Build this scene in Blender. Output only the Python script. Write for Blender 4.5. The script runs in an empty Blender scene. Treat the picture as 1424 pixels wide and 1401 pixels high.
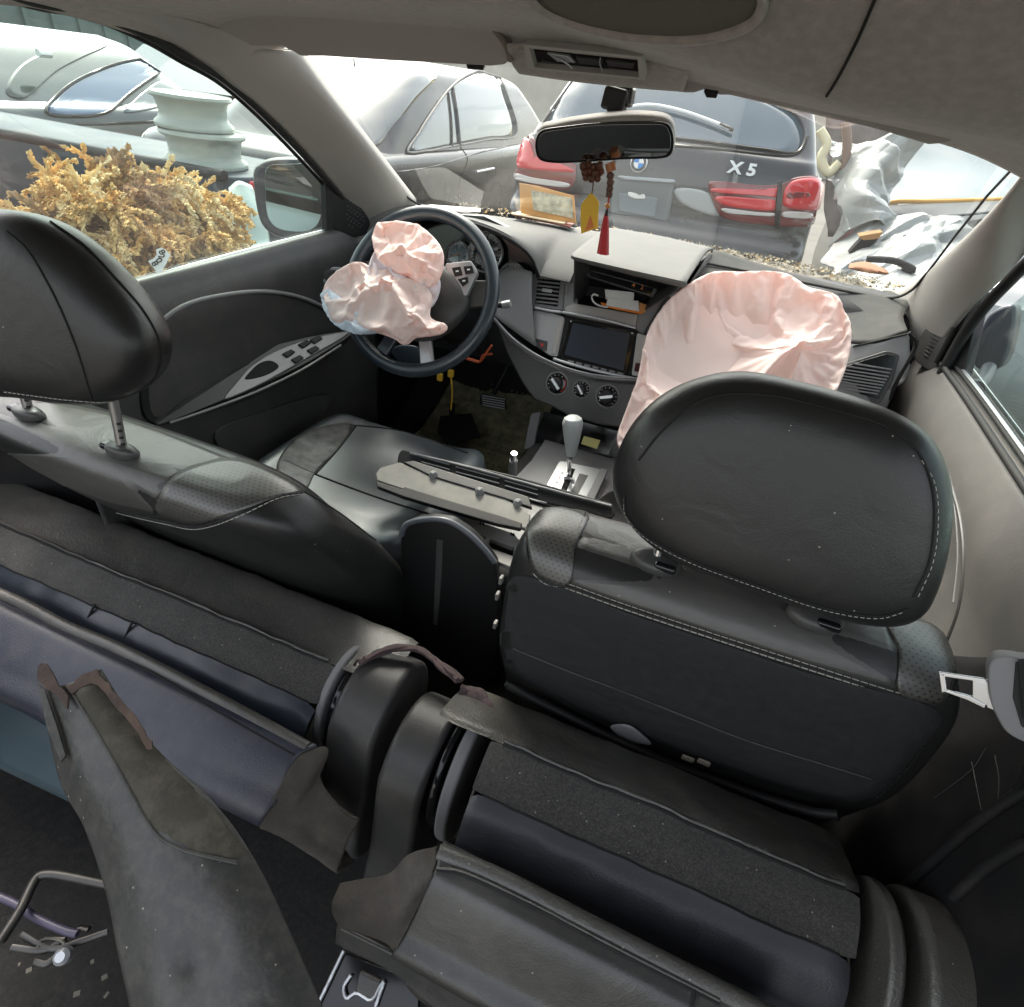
import bpy, bmesh, math, random
import numpy as np
from mathutils import Vector, Matrix, noise
from mathutils.bvhtree import BVHTree
random.seed(7)
S = bpy.context.scene
COL = S.collection
PI = math.pi

# ------------------------------------------------------------------ camera
CAM = Vector((.27, 0, 1.47)); FPX = 808.88
AX = (Vector((.9255, .36406, .10449)), Vector((.29211, -.51045, -.80878)), Vector((-.24110, .77904, -.57876)))  # image right, down, forward in the car's axes
cd = bpy.data.cameras.new('camera'); cam = bpy.data.objects.new('camera', cd); COL.objects.link(cam)
cd.sensor_fit = 'HORIZONTAL'; cd.sensor_width = 36; cd.lens = 36*FPX/1424; cd.clip_start = .02; cd.clip_end = 500
r_, d_, f_ = AX
cam.matrix_world = Matrix(((r_.x, -d_.x, -f_.x, CAM.x), (r_.y, -d_.y, -f_.y, CAM.y), (r_.z, -d_.z, -f_.z, CAM.z), (0, 0, 0, 1)))
S.camera = cam
# ------------------------------------------------------------------ sky, sun, exposure
SUN_EL, SUN_ROT = math.radians(52), math.radians(-35)
W = bpy.data.worlds.new('World'); S.world = W; W.use_nodes = True
wn = W.node_tree.nodes; wl = W.node_tree.links
sky = wn.new('ShaderNodeTexSky'); sky.sky_type = 'NISHITA'; sky.sun_disc = False
sky.sun_elevation = SUN_EL; sky.sun_rotation = SUN_ROT; sky.air_density = 1.2; sky.dust_density = 4; sky.ozone_density = 1
wn['Background'].inputs[1].default_value = .15
hz = wn.new('ShaderNodeHueSaturation'); hz.inputs['Saturation'].default_value = .45   # hazy white daylight
wl.new(sky.outputs[0], hz.inputs['Color']); wm = wn.new('ShaderNodeMix'); wm.data_type = 'RGBA'; wm.blend_type = 'MULTIPLY'; wm.inputs[0].default_value = 1; wm.inputs[7].default_value = (1.0, .965, .905, 1)
wl.new(hz.outputs[0], wm.inputs[6]); wl.new(wm.outputs[2], wn['Background'].inputs[0])
sd = bpy.data.lights.new('sun', 'SUN'); sd.energy = 1.2; sd.angle = math.radians(14); sd.color = (1, .95, .88)
so = bpy.data.objects.new('sun', sd); COL.objects.link(so)
sdir = Vector((math.sin(SUN_ROT)*math.cos(SUN_EL), math.cos(SUN_ROT)*math.cos(SUN_EL), math.sin(SUN_EL)))
so.rotation_euler = sdir.to_track_quat('Z', 'Y').to_euler()
S.view_settings.view_transform = 'Standard'; S.view_settings.look = 'None'; S.view_settings.gamma = 1
S.view_settings.exposure = 2.2
S.render.engine = 'CYCLES'; S.cycles.use_denoising = True; S.cycles.max_bounces = 10; S.cycles.diffuse_bounces = 6; S.cycles.transparent_max_bounces = 16
S.cycles.sample_clamp_indirect = 6

# ------------------------------------------------------------------ helpers: rays through photo pixels, placed at real depths
def ray(px, py):
    return AX[0]*((px-712)/FPX) + AX[1]*((py-700)/FPX) + AX[2]
def at(a, px, py, v):
    i = 'xyz'.index(a); d = ray(px, py); return CAM + d*((v-CAM[i])/d[i])
class PL:
    def __init__(s, p, n): s.p = Vector(p); s.n = Vector(n).normalized()
    def at(s, px, py, off=0):
        d = ray(px, py); p = s.p + s.n*off
        return CAM + d*((p-CAM).dot(s.n)/d.dot(s.n))
def V(*a): return Vector(a)
def lerp(a, b, t): return a + (b-a)*t
def sp(pts, n, closed=False):
    """Catmull-Rom through pts, n samples"""
    P = [Vector(p) for p in pts]; m = len(P); out = []
    segs = m if closed else m-1
    for k in range(n):
        u = k/n*segs if closed else k/(n-1)*segs
        i = min(int(u), segs-1); t = u-i
        g = (lambda j: P[j % m]) if closed else (lambda j: P[max(0, min(m-1, j))] if 0 <= j < m else (P[0]*2-P[1] if j < 0 else P[-1]*2-P[-2]))
        a, b, c, d = g(i-1), g(i), g(i+1), g(i+2)
        out.append(.5*((2*b)+(c-a)*t+(2*a-5*b+4*c-d)*t*t+(3*b-a-3*c+d)*t**3))
    return out
def rc(pts, r, seg=4):
    """polygon with rounded corners (r in the units of pts)"""
    out = []; m = len(pts); P = [Vector(p) for p in pts]
    for i in range(m):
        a, b, c = P[i-1], P[i], P[(i+1) % m]
        l = min(r, (a-b).length*.45, (c-b).length*.45)
        s = b+(a-b).normalized()*l; e = b+(c-b).normalized()*l
        for k in range(seg+1):
            t = k/seg; out.append(s*(1-t)**2+b*2*t*(1-t)+e*t*t)
    return out
ORG = {}
def link(o, parent=None):
    COL.objects.link(o)
    if parent:
        o.parent = parent; o.matrix_parent_inverse = Matrix.Translation(-ORG.get(parent.name, V(0, 0, 0)))
    return o
def tag(o, label=None, cat=None, group=None, kind=None):
    if label: o['label'] = label
    if cat: o['category'] = cat
    if group: o['group'] = group
    if kind: o['kind'] = kind
    return o
def thing(name, label, cat, loc=(0, 0, 0), group=None):
    o = bpy.data.objects.new(name, None); COL.objects.link(o); o.location = loc; ORG[o.name] = Vector(loc)
    return tag(o, label, cat, group)
def mesh(name, vs, fs, m, parent=None, smooth=True, angle=40, uv=None):
    me = bpy.data.meshes.new(name); me.from_pydata([tuple(v) for v in vs], [], fs)
    if uv:
        l = me.uv_layers.new(name='UVMap')
        for lp in me.loops: l.data[lp.index].uv = uv[lp.vertex_index]
    bm = bmesh.new(); bm.from_mesh(me); bmesh.ops.recalc_face_normals(bm, faces=bm.faces); bm.to_mesh(me); bm.free()
    for p in me.polygons: p.use_smooth = smooth
    if smooth: me.set_sharp_from_angle(angle=math.radians(angle))
    me.materials.append(m)
    o = bpy.data.objects.new(name, me)
    return link(o, parent)
def bev(o, w, seg=2, ang=35):
    b = o.modifiers.new('b', 'BEVEL'); b.width = w; b.segments = seg; b.limit_method = 'ANGLE'; b.angle_limit = math.radians(ang); b.harden_normals = True
    for p in o.data.polygons: p.use_smooth = True
    return o
def solid(o, t, off=-1):
    b = o.modifiers.new('s', 'SOLIDIFY'); b.thickness = t; b.offset = off; return o
def gridm(name, rows, m, parent=None, closed=False, cap=False, uv=None, thick=0, angle=60):
    nr, nc = len(rows), len(rows[0]); vs = [p for r in rows for p in r]; fs = []
    for i in range(nr-1):
        for j in range(nc if closed else nc-1):
            fs.append((i*nc+j, i*nc+(j+1) % nc, (i+1)*nc+(j+1) % nc, (i+1)*nc+j))
    if cap: fs.append(tuple(range(nc))); fs.append(tuple((nr-1)*nc+j for j in range(nc)))
    UV = [(j/(nc-1 or 1), i/(nr-1 or 1)) for i in range(nr) for j in range(nc)]
    if uv: UV = [(a*uv[0], b*uv[1]) for a, b in UV]
    o = mesh(name, vs, fs, m, parent, True, angle, UV)
    if thick: solid(o, thick, 0)
    return o
def patch(name, rows, nu, nv, m, parent=None, thick=0, uv=None, angle=60, disp=None):
    R = [sp(r, nu) for r in rows]
    C = [sp([r[j] for r in R], nv) for j in range(nu)]
    G = [[C[j][i] for j in range(nu)] for i in range(nv)]
    if disp: G = [[disp(p) for p in r] for r in G]
    return gridm(name, G, m, parent, thick=thick, uv=uv, angle=angle)
def tube(name, pts, r, m, parent=None, seg=8, closed=False, n=None, flat=1):
    P = sp(pts, n, closed) if n else [Vector(p) for p in pts]; N = len(P); rows = []
    up = None
    for i in range(N):
        t = (P[(i+1) % N if closed else min(i+1, N-1)]-P[i-1 if (i or closed) else 0])
        if t.length < 1e-9: t = V(0, 0, 1)
        t.normalize()
        if up is None: up = t.orthogonal().normalized()
        up = (up-t*up.dot(t)).normalized(); s = t.cross(up)
        rr = r(i/(N-1)) if callable(r) else r
        rows.append([P[i]+(up*math.cos(2*PI*k/seg)+s*math.sin(2*PI*k/seg)*flat)*rr for k in range(seg)])
    if closed: rows.append(rows[0])
    return gridm(name, rows, m, parent, closed=True, cap=not closed)
def prism(name, pts, d, m, parent=None, b=.002, seg=2):
    n = len(pts); d = Vector(d); vs = [Vector(p) for p in pts]+[Vector(p)+d for p in pts]
    fs = [tuple(range(n)), tuple(range(2*n-1, n-1, -1))]+[(i, (i+1) % n, n+(i+1) % n, n+i) for i in range(n)]
    o = mesh(name, vs, fs, m, parent, True, 30)
    if b: bev(o, b, seg, 30)
    return o
def panel(name, pl, px, th, m, parent=None, b=.002, off=0, r=0, smooth=0):
    if r: px = [tuple(p)[:2] for p in rc([(a, c, 0) for a, c in px], r)]
    if smooth: px = [tuple(p)[:2] for p in sp([(a, c, 0) for a, c in px], smooth, True)]
    n = pl.n if pl.n.dot(CAM-pl.p) > 0 else -pl.n
    return prism(name, [pl.at(a, c, off if pl.n.dot(CAM-pl.p) > 0 else -off) for a, c in px], -n*th, m, parent, b)
def box(name, c, s, m, parent=None, b=.002, rot=None, seg=2):
    M = Matrix.Translation(Vector(c)) @ (rot or Matrix()).to_4x4()
    vs = [M @ V(x*s[0]/2, y*s[1]/2, z*s[2]/2) for x in (-1, 1) for y in (-1, 1) for z in (-1, 1)]
    fs = [(0, 1, 3, 2), (4, 6, 7, 5), (0, 4, 5, 1), (2, 3, 7, 6), (0, 2, 6, 4), (1, 5, 7, 3)]
    o = mesh(name, vs, fs, m, parent, True, 30)
    if b: bev(o, b, seg, 30)
    return o
def lathe(name, prof, c, axis, m, parent=None, seg=32, angle=35):
    a = Vector(axis).normalized(); u = a.orthogonal().normalized(); w = a.cross(u); c = Vector(c)
    rows = [[c+a*h+(u*math.cos(2*PI*k/seg)+w*math.sin(2*PI*k/seg))*max(r, 1e-5) for k in range(seg)] for r, h in prof]
    return gridm(name, rows, m, parent, closed=True, cap=True, angle=angle)
def puff(name, out, n, m, parent=None, hf=.05, hb=.05, ex=.5, rings=14, disp=None, cen=None, N=96):
    """closed cushion: outline (3D, closed) bulging hf toward n and hb behind"""
    n = Vector(n).normalized(); P = sp(out, N, True); c = Vector(cen) if cen else sum(P, Vector())/N
    rows = []
    for k in range(rings*2+1):
        t = k/(rings*2)*PI     # 0 front pole .. pi back pole
        s = abs(math.sin(t))**ex; h = math.cos(t); h = math.copysign(abs(h)**.9, h)*(hf if h > 0 else hb)
        rows.append([c+(p-c)*max(s, .004)+n*h for p in P])
    if disp: rows = [[disp(p) for p in r] for r in rows]
    return gridm(name, rows, m, parent, closed=True, cap=True, angle=70)
def txt(name, s, size, M, m, parent=None, ext=.0006, bold=0):
    cu = bpy.data.curves.new(name, 'FONT'); cu.body = s; cu.size = size; cu.extrude = ext; cu.offset = bold; cu.align_x = 'CENTER'; cu.align_y = 'CENTER'; cu.resolution_u = 3
    o = bpy.data.objects.new(name, cu); me = bpy.data.meshes.new_from_object(o); bpy.data.curves.remove(cu)
    me.transform(M); me.materials.append(m)
    return link(bpy.data.objects.new(name, me), parent)
def frame(o, x, z):
    """matrix: local x -> x, local z -> z (normal), at o"""
    x = Vector(x).normalized(); z = Vector(z); z = (z-x*z.dot(x)).normalized(); y = z.cross(x)
    return Matrix(((x.x, y.x, z.x, o[0]), (x.y, y.y, z.y, o[1]), (x.z, y.z, z.z, o[2]), (0, 0, 0, 1)))
class Surf:
    """rays through photo pixels onto a finished mesh"""
    def __init__(s, *obs):
        vs = []; fs = []
        for o in obs:
            dg = bpy.context.evaluated_depsgraph_get(); me = o.evaluated_get(dg).to_mesh(); k = len(vs)
            vs += [v.co.copy() for v in me.vertices]; fs += [tuple(k+i for i in p.vertices) for p in me.polygons]
        s.t = BVHTree.FromPolygons(vs, fs)
    def at(s, px, py, off=0):
        d = ray(px, py).normalized(); h, n, i, l = s.t.ray_cast(CAM, d)
        if h is None: return None
        if n.dot(d) > 0: n = -n
        return h+n*off
    def line(s, px, n, off=0, closed=False):
        q = sp([(a, b, 0) for a, b in px], n, closed); out = [s.at(p.x, p.y, off) for p in q]
        return [p for p in out if p is not None]
def inside(x, y, poly):
    c = False; j = len(poly)-1
    for i in range(len(poly)):
        (a, b), (p, q) = poly[i], poly[j]
        if (b > y) != (q > y) and x < (p-a)*(y-b)/(q-b)+a: c = not c
        j = i
    return c
def proj(p):
    q = Vector(p)-CAM; z = q.dot(AX[2]); return q.dot(AX[0])/z*FPX+712, q.dot(AX[1])/z*FPX+700
def stitches(name, pts, m, parent, L=.004, gap=.0025, r=.0006):
    """a dashed thread along a polyline, all stitches of one seam in one mesh"""
    bm = bmesh.new(); acc = 0; vs = []; fs = []
    P = pts; segs = []; on = True; rem = L; cur = [P[0]]
    for i in range(len(P)-1):
        a, b = P[i], P[i+1]; l = (b-a).length; t = 0
        while l-t > rem:
            t += rem; p = a+(b-a)*(t/l)
            if on: cur.append(p); segs.append((cur[0], cur[-1]))
            cur = [p]; on = not on; rem = L if on else gap
        rem -= l-t
    for a, b in segs:
        d = (b-a)
        if d.length < 1e-6: continue
        u = d.orthogonal().normalized()*r; w = d.normalized().cross(u); k = len(vs)
        for q in (a, b): vs += [q+u, q+w, q-u, q-w]
        fs += [(k, k+1, k+5, k+4), (k+1, k+2, k+6, k+5), (k+2, k+3, k+7, k+6), (k+3, k, k+4, k+7), (k, k+3, k+2, k+1), (k+4, k+5, k+6, k+7)]
    o = mesh(name, vs, fs, m, parent); o['kind'] = 'stuff'; return o
def fbm(p, s, o=3):
    v = 0; a = 1; f = s
    for _ in range(o): v += a*noise.noise(p*f); a *= .5; f *= 2.1
    return v

def skin(name, surf, px, n, m, parent, off=.004, th=.003, rings=8, sm=True):
    """a panel laid on a finished body: its outline and inner rings all rest on the body surface"""
    O = [tuple(p)[:2] for p in (sp([(a, b, 0) for a, b in px], n, True) if sm else rc([(a, b, 0) for a, b in px], 3, 3))]; n = len(O)
    cx = sum(p[0] for p in O)/n; cy = sum(p[1] for p in O)/n; vs = []; last = None
    for k in range(rings):
        s = 1-k/(rings-.2)
        for a, b in O:
            h = None; q = s
            while h is None and q > .02: h = surf.at(cx+(a-cx)*q, cy+(b-cy)*q, off); q *= .97
            if h is None: h = last or V(0, 0, 0)
            vs.append(h); last = h
    fs = [(k*n+i, k*n+(i+1) % n, (k+1)*n+(i+1) % n, (k+1)*n+i) for k in range(rings-1) for i in range(n)]
    fs.append(tuple((rings-1)*n+i for i in range(n)))
    o = mesh(name, vs, fs, m, parent, True, 60, [(v.x, v.z+v.y) for v in vs]); solid(o, th, 0); return o

# ------------------------------------------------------------------ materials
def mat(name, c, rough=.5, metal=0, bump=None, var=0, spec=.5, coat=0, vs=6, c2=None, trans=0, dust=0, sheen=0, fleck=0, wrinkle=0):
    """c linear colour; bump=(scale, strength, 'noise'|'leather'); var = value variation; c2 = second colour mixed by noise; dust = pale dust by noise"""
    m = bpy.data.materials.new(name); m.use_nodes = True; N = m.node_tree.nodes; L = m.node_tree.links
    b = N['Principled BSDF']; b.inputs['Base Color'].default_value = (*c, 1); b.inputs['Roughness'].default_value = rough; b.inputs['Metallic'].default_value = metal
    b.inputs['Specular IOR Level'].default_value = spec; b.inputs['Coat Weight'].default_value = coat; b.inputs['Sheen Weight'].default_value = sheen
    if trans: b.inputs['Transmission Weight'].default_value = trans
    tc = N.new('ShaderNodeTexCoord')
    col = None
    if var or c2 or dust or fleck:
        nz = N.new('ShaderNodeTexNoise'); nz.inputs['Scale'].default_value = vs; nz.inputs['Detail'].default_value = 6; L.new(tc.outputs['Object'], nz.inputs['Vector'])
        mx = N.new('ShaderNodeMix'); mx.data_type = 'RGBA'
        rp = N.new('ShaderNodeValToRGB'); rp.color_ramp.elements[0].position = .35; rp.color_ramp.elements[1].position = .68; L.new(nz.outputs[0], rp.inputs[0]); L.new(rp.outputs[0], mx.inputs[0])
        mx.inputs[6].default_value = (*[x*(1-var) for x in c], 1); mx.inputs[7].default_value = (*(c2 or [min(1, x*(1+var)) for x in c]), 1)
        col = mx.outputs[2]
        if dust:
            n2 = N.new('ShaderNodeTexNoise'); n2.inputs['Scale'].default_value = vs*2.7; n2.inputs['Detail'].default_value = 9; n2.inputs['Roughness'].default_value = .7; L.new(tc.outputs['Object'], n2.inputs['Vector'])
            r2 = N.new('ShaderNodeValToRGB'); r2.color_ramp.elements[0].position = .45; r2.color_ramp.elements[1].position = .8; r2.color_ramp.elements[1].color = (dust, dust, dust, 1); L.new(n2.outputs[0], r2.inputs[0])
            m2 = N.new('ShaderNodeMix'); m2.data_type = 'RGBA'; L.new(r2.outputs[0], m2.inputs[0]); L.new(col, m2.inputs[6]); m2.inputs[7].default_value = (.34, .29, .23, 1); col = m2.outputs[2]
        if fleck:   # lint and grit, each speck under a millimetre or two
            n3 = N.new('ShaderNodeTexVoronoi'); n3.inputs['Scale'].default_value = 95; L.new(tc.outputs['Object'], n3.inputs['Vector'])
            n4 = N.new('ShaderNodeMath'); n4.operation = 'LESS_THAN'; n4.inputs[1].default_value = .085; L.new(n3.outputs['Distance'], n4.inputs[0])
            sp_ = N.new('ShaderNodeSeparateColor'); L.new(n3.outputs['Color'], sp_.inputs[0]); n5 = N.new('ShaderNodeMath'); n5.operation = 'LESS_THAN'; n5.inputs[1].default_value = fleck; L.new(sp_.outputs[0], n5.inputs[0])
            n6 = N.new('ShaderNodeMath'); n6.operation = 'MULTIPLY'; L.new(n4.outputs[0], n6.inputs[0]); L.new(n5.outputs[0], n6.inputs[1])
            m3 = N.new('ShaderNodeMix'); m3.data_type = 'RGBA'; L.new(n6.outputs[0], m3.inputs[0]); L.new(col, m3.inputs[6]); m3.inputs[7].default_value = (.30, .28, .24, 1); col = m3.outputs[2]
        L.new(col, b.inputs['Base Color'])
        mr = N.new('ShaderNodeMapRange'); mr.inputs[3].default_value = rough*.8; mr.inputs[4].default_value = min(1, rough*1.25); L.new(nz.outputs[0], mr.inputs[0]); L.new(mr.outputs[0], b.inputs['Roughness'])
    if bump:
        bp = N.new('ShaderNodeBump'); bp.inputs['Strength'].default_value = bump[1]; bp.inputs['Distance'].default_value = .001
        if bump[2] == 'leather':
            t = N.new('ShaderNodeTexVoronoi'); t.feature = 'SMOOTH_F1'; t.inputs['Scale'].default_value = bump[0]; o = t.outputs['Distance']
        else:
            t = N.new('ShaderNodeTexNoise'); t.inputs['Scale'].default_value = bump[0]; t.inputs['Detail'].default_value = 4; o = t.outputs[0]
        L.new(tc.outputs['Object'], t.inputs['Vector']); L.new(o, bp.inputs['Height']); L.new(bp.outputs[0], b.inputs['Normal'])
        if wrinkle:
            w1 = N.new('ShaderNodeTexNoise'); w1.inputs['Scale'].default_value = 16; w1.inputs['Detail'].default_value = 3; w1.inputs['Distortion'].default_value = 1.6; L.new(tc.outputs['Object'], w1.inputs['Vector'])
            w2 = N.new('ShaderNodeBump'); w2.inputs['Strength'].default_value = wrinkle; w2.inputs['Distance'].default_value = .006; L.new(w1.outputs[0], w2.inputs['Height']); L.new(w2.outputs[0], bp.inputs['Normal'])
    return m
def perforate(m, du, dv, r):
    """rows of punched holes by UV (uv in metres)"""
    N = m.node_tree.nodes; L = m.node_tree.links; b = N['Principled BSDF']
    uv = N.new('ShaderNodeUVMap'); sx = N.new('ShaderNodeSeparateXYZ'); L.new(uv.outputs[0], sx.inputs[0])
    def mth(op, a, c=None):
        n = N.new('ShaderNodeMath'); n.operation = op
        for i, q in enumerate((a, c)):
            if q is None: continue
            if isinstance(q, (int, float)): n.inputs[i].default_value = q
            else: L.new(q, n.inputs[i])
        return n.outputs[0]
    v = mth('DIVIDE', sx.outputs[1], dv); row = mth('FLOOR', v); sh = mth('MULTIPLY', mth('MODULO', row, 2), .5)
    fu = mth('SUBTRACT', mth('FRACT', mth('ADD', mth('DIVIDE', sx.outputs[0], du), sh)), .5); fv = mth('SUBTRACT', mth('FRACT', v), .5)
    d = mth('SQRT', mth('ADD', mth('MULTIPLY', mth('MULTIPLY', fu, du), mth('MULTIPLY', fu, du)), mth('MULTIPLY', mth('MULTIPLY', fv, dv), mth('MULTIPLY', fv, dv))))
    k = mth('LESS_THAN', d, r); mx = N.new('ShaderNodeMix'); mx.data_type = 'RGBA'; L.new(k, mx.inputs[0])
    src = b.inputs['Base Color'].links
    if src: L.new(src[0].from_socket, mx.inputs[6])
    else: mx.inputs[6].default_value = b.inputs['Base Color'].default_value
    mx.inputs[7].default_value = (.003, .003, .003, 1); L.new(mx.outputs[2], b.inputs['Base Color'])
    return m
M = {}
M['leather'] = mat('black_leather', (.018, .018, .0175), .34, bump=(850, .16, 'leather'), var=.12, spec=.45, fleck=.08, wrinkle=.14)
M['leather_worn'] = mat('worn_black_leather', (.040, .040, .038), .38, bump=(700, .22, 'leather'), var=.2, spec=.6, fleck=.2, wrinkle=.2, dust=.12)
M['leather_grey'] = mat('dusty_grey_leather', (.070, .067, .060), .42, bump=(480, .5, 'leather'), var=.15, dust=.15, spec=.7, fleck=.3, wrinkle=.28)
M['piping'] = mat('tan_dusty_edge', (.20, .17, .13), .7, bump=(300, .5, 'noise'), var=.2)
M['perf'] = perforate(mat('perforated_leather', (.060, .057, .050), .38, bump=(800, .15, 'leather'), spec=.9), .0075, .0065, .0014)
M['fabric'] = mat('dark_mesh_fabric', (.030, .029, .027), .9, bump=(900, 1, 'noise'), var=.30, vs=160, dust=.28, fleck=.4, sheen=.3)
M['cloth_black'] = mat('black_seat_cloth', (.016, .016, .017), .85, bump=(1200, .5, 'noise'), var=.2, vs=80)
M['leather_sheen'] = mat('dusty_sheen_leather', (.062, .060, .055), .38, bump=(800, .18, 'leather'), var=.15, spec=.6, dust=.06, fleck=.12, wrinkle=.18)  # dusty leather, lightened to carry the windscreen's sheen on the seat tops
M['thread'] = mat('pale_thread', (.42, .40, .36), .8)
M['seam'] = mat('seam_black', (.008, .008, .008), .8)  # plain near-black for seams, gaps and ink marks
M['plastic'] = mat('dark_grey_plastic', (.050, .049, .048), .42, bump=(700, .35, 'noise'), var=.1, dust=.1)
M['plastic_mid'] = mat('mid_grey_dash_plastic', (.21, .21, .215), .7, bump=(600, .4, 'noise'), var=.06, dust=.12)
M['plastic_light'] = mat('pale_grey_dash_plastic', (.155, .153, .147), .8, spec=.3, bump=(600, .4, 'noise'), var=.06, dust=.15)
M['plastic_door_lit'] = mat('lit_grey_door_plastic', (.115, .11, .105), .5, bump=(600, .35, 'noise'), var=.06, dust=.15)  # paler copy of the door plastic, windscreen light painted into it
M['pillar'] = mat('beige_grey_trim_plastic', (.37, .35, .33), .6, bump=(500, .3, 'noise'), var=.05, dust=.1)
M['headliner'] = mat('grey_headliner_cloth', (.35, .31, .285), .95, bump=(420, 1, 'noise'), var=.10, vs=90, sheen=.2)
M['visor'] = mat('grey_visor_vinyl', (.36, .32, .305), .8, bump=(500, .5, 'noise'), var=.05)
M['black'] = mat('black_plastic', (.012, .012, .013), .5, spec=.3, bump=(500, .3, 'noise'), var=.1, dust=.05)
M['gloss'] = mat('gloss_black', (.01, .01, .011), .12)
M['rubber'] = mat('black_rubber', (.012, .012, .012), .7)
M['silver'] = mat('satin_silver_plastic', (.52, .53, .54), .35, metal=.6, var=.04)
M['darksteel'] = mat('dark_dirty_steel', (.10, .095, .09), .45, metal=.8, var=.3, vs=20)
M['chrome'] = mat('chrome', (.75, .75, .76), .12, metal=1)
M['steel'] = mat('dull_steel', (.35, .34, .33), .4, metal=.9, var=.2)
M['white'] = mat('white_print', (.8, .8, .78), .6)
M['red'] = mat('red_print', (.6, .03, .02), .5)
M['orange'] = mat('orange_print', (.75, .22, .03), .5)
M['paper'] = mat('white_paper', (.78, .77, .74), .8, var=.05, vs=20)
M['carpet'] = mat('black_carpet', (.010, .0095, .009), 1, bump=(900, 1, 'noise'), var=.4, vs=50, dust=.06)
M['floormat'] = mat('olive_checked_floor_mat', (.22, .20, .12), .9, bump=(200, .8, 'noise'), var=.35, vs=30)
M['dirtplastic'] = mat('dirty_olive_plastic', (.034, .034, .031), .42, bump=(160, .5, 'noise'), var=.12, vs=30, dust=.14, fleck=.3)
M['rust'] = mat('rusty_torn_edge', (.075, .048, .036), .85, bump=(200, 1, 'noise'), var=.4, vs=40)
M['foam'] = mat('grimy_foam_edge', (.065, .057, .048), .95, bump=(500, 1, 'noise'), var=.12, vs=14, dust=.15)
M['lid'] = mat('black_console_plastic', (.010, .010, .0105), .38, bump=(400, .15, 'noise'), var=.1)
M['darkpaint'] = mat('dark_grey_plastic_rim', (.03, .035, .045), .3)
M['glassdark'] = mat('gauge_glass', (.015, .017, .02), .1, coat=.5)
def glassmat(name, dust, tint=(1, 1, 1), sc=3, spec=1.0):
    m = bpy.data.materials.new(name); m.use_nodes = True; N = m.node_tree.nodes; L = m.node_tree.links; N.remove(N['Principled BSDF']); out = N['Material Output']
    tr = N.new('ShaderNodeBsdfTransparent'); tr.inputs[0].default_value = (*tint, 1); gl = N.new('ShaderNodeBsdfGlossy'); gl.inputs['Roughness'].default_value = .015
    fr = N.new('ShaderNodeLayerWeight'); fr.inputs[0].default_value = .5; pw = N.new('ShaderNodeMath'); pw.operation = 'POWER'; pw.inputs[1].default_value = 5; L.new(fr.outputs['Facing'], pw.inputs[0])
    mf = N.new('ShaderNodeMath'); mf.operation = 'MULTIPLY_ADD'; mf.inputs[1].default_value = .9*spec; mf.inputs[2].default_value = .07*spec; L.new(pw.outputs[0], mf.inputs[0])
    m1 = N.new('ShaderNodeMixShader'); L.new(mf.outputs[0], m1.inputs[0]); L.new(tr.outputs[0], m1.inputs[1]); L.new(gl.outputs[0], m1.inputs[2])
    df = N.new('ShaderNodeBsdfDiffuse'); df.inputs[0].default_value = (.82, .80, .74, 1); tl = N.new('ShaderNodeBsdfTranslucent'); tl.inputs[0].default_value = (.82, .80, .74, 1)
    md = N.new('ShaderNodeMixShader'); md.inputs[0].default_value = .6; L.new(df.outputs[0], md.inputs[1]); L.new(tl.outputs[0], md.inputs[2])
    tc = N.new('ShaderNodeTexCoord'); nz = N.new('ShaderNodeTexNoise'); nz.inputs['Scale'].default_value = sc; nz.inputs['Detail'].default_value = 8; L.new(tc.outputs['Object'], nz.inputs[0])
    mr = N.new('ShaderNodeMapRange'); mr.inputs[1].default_value = .3; mr.inputs[2].default_value = .75; mr.inputs[3].default_value = dust*.5; mr.inputs[4].default_value = dust*1.6; L.new(nz.outputs[0], mr.inputs[0])
    m2 = N.new('ShaderNodeMixShader'); L.new(mr.outputs[0], m2.inputs[0]); L.new(m1.outputs[0], m2.inputs[1]); L.new(md.outputs[0], m2.inputs[2]); L.new(m2.outputs[0], out.inputs[0])
    return m
M['windshield'] = glassmat('dusty_windscreen_glass', .014, (.80, .84, .82))
M['sideglass'] = glassmat('dusty_side_glass', .035, (.60, .72, .69))
def bagmat(name, c):
    m = mat(name, c, .75, bump=(900, .25, 'noise'), var=.05, vs=8); N = m.node_tree.nodes; L = m.node_tree.links; out = N['Material Output']; b = N['Principled BSDF']
    tl = N.new('ShaderNodeBsdfTranslucent'); tl.inputs[0].default_value = (1, .66, .57, 1); mx = N.new('ShaderNodeMixShader'); mx.inputs[0].default_value = .28
    L.new(b.outputs[0], mx.inputs[1]); L.new(tl.outputs[0], mx.inputs[2]); L.new(mx.outputs[0], out.inputs[0]); return m
M['bag'] = bagmat('pink_airbag_nylon', (.95, .83, .79))
# ================================================================== THE CABIN SHELL
car = thing('car_body', 'pale trimmed cabin shell of the wrecked car with roof lining, pillars and windscreen frame', 'car', (0, .6, .1))
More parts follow.
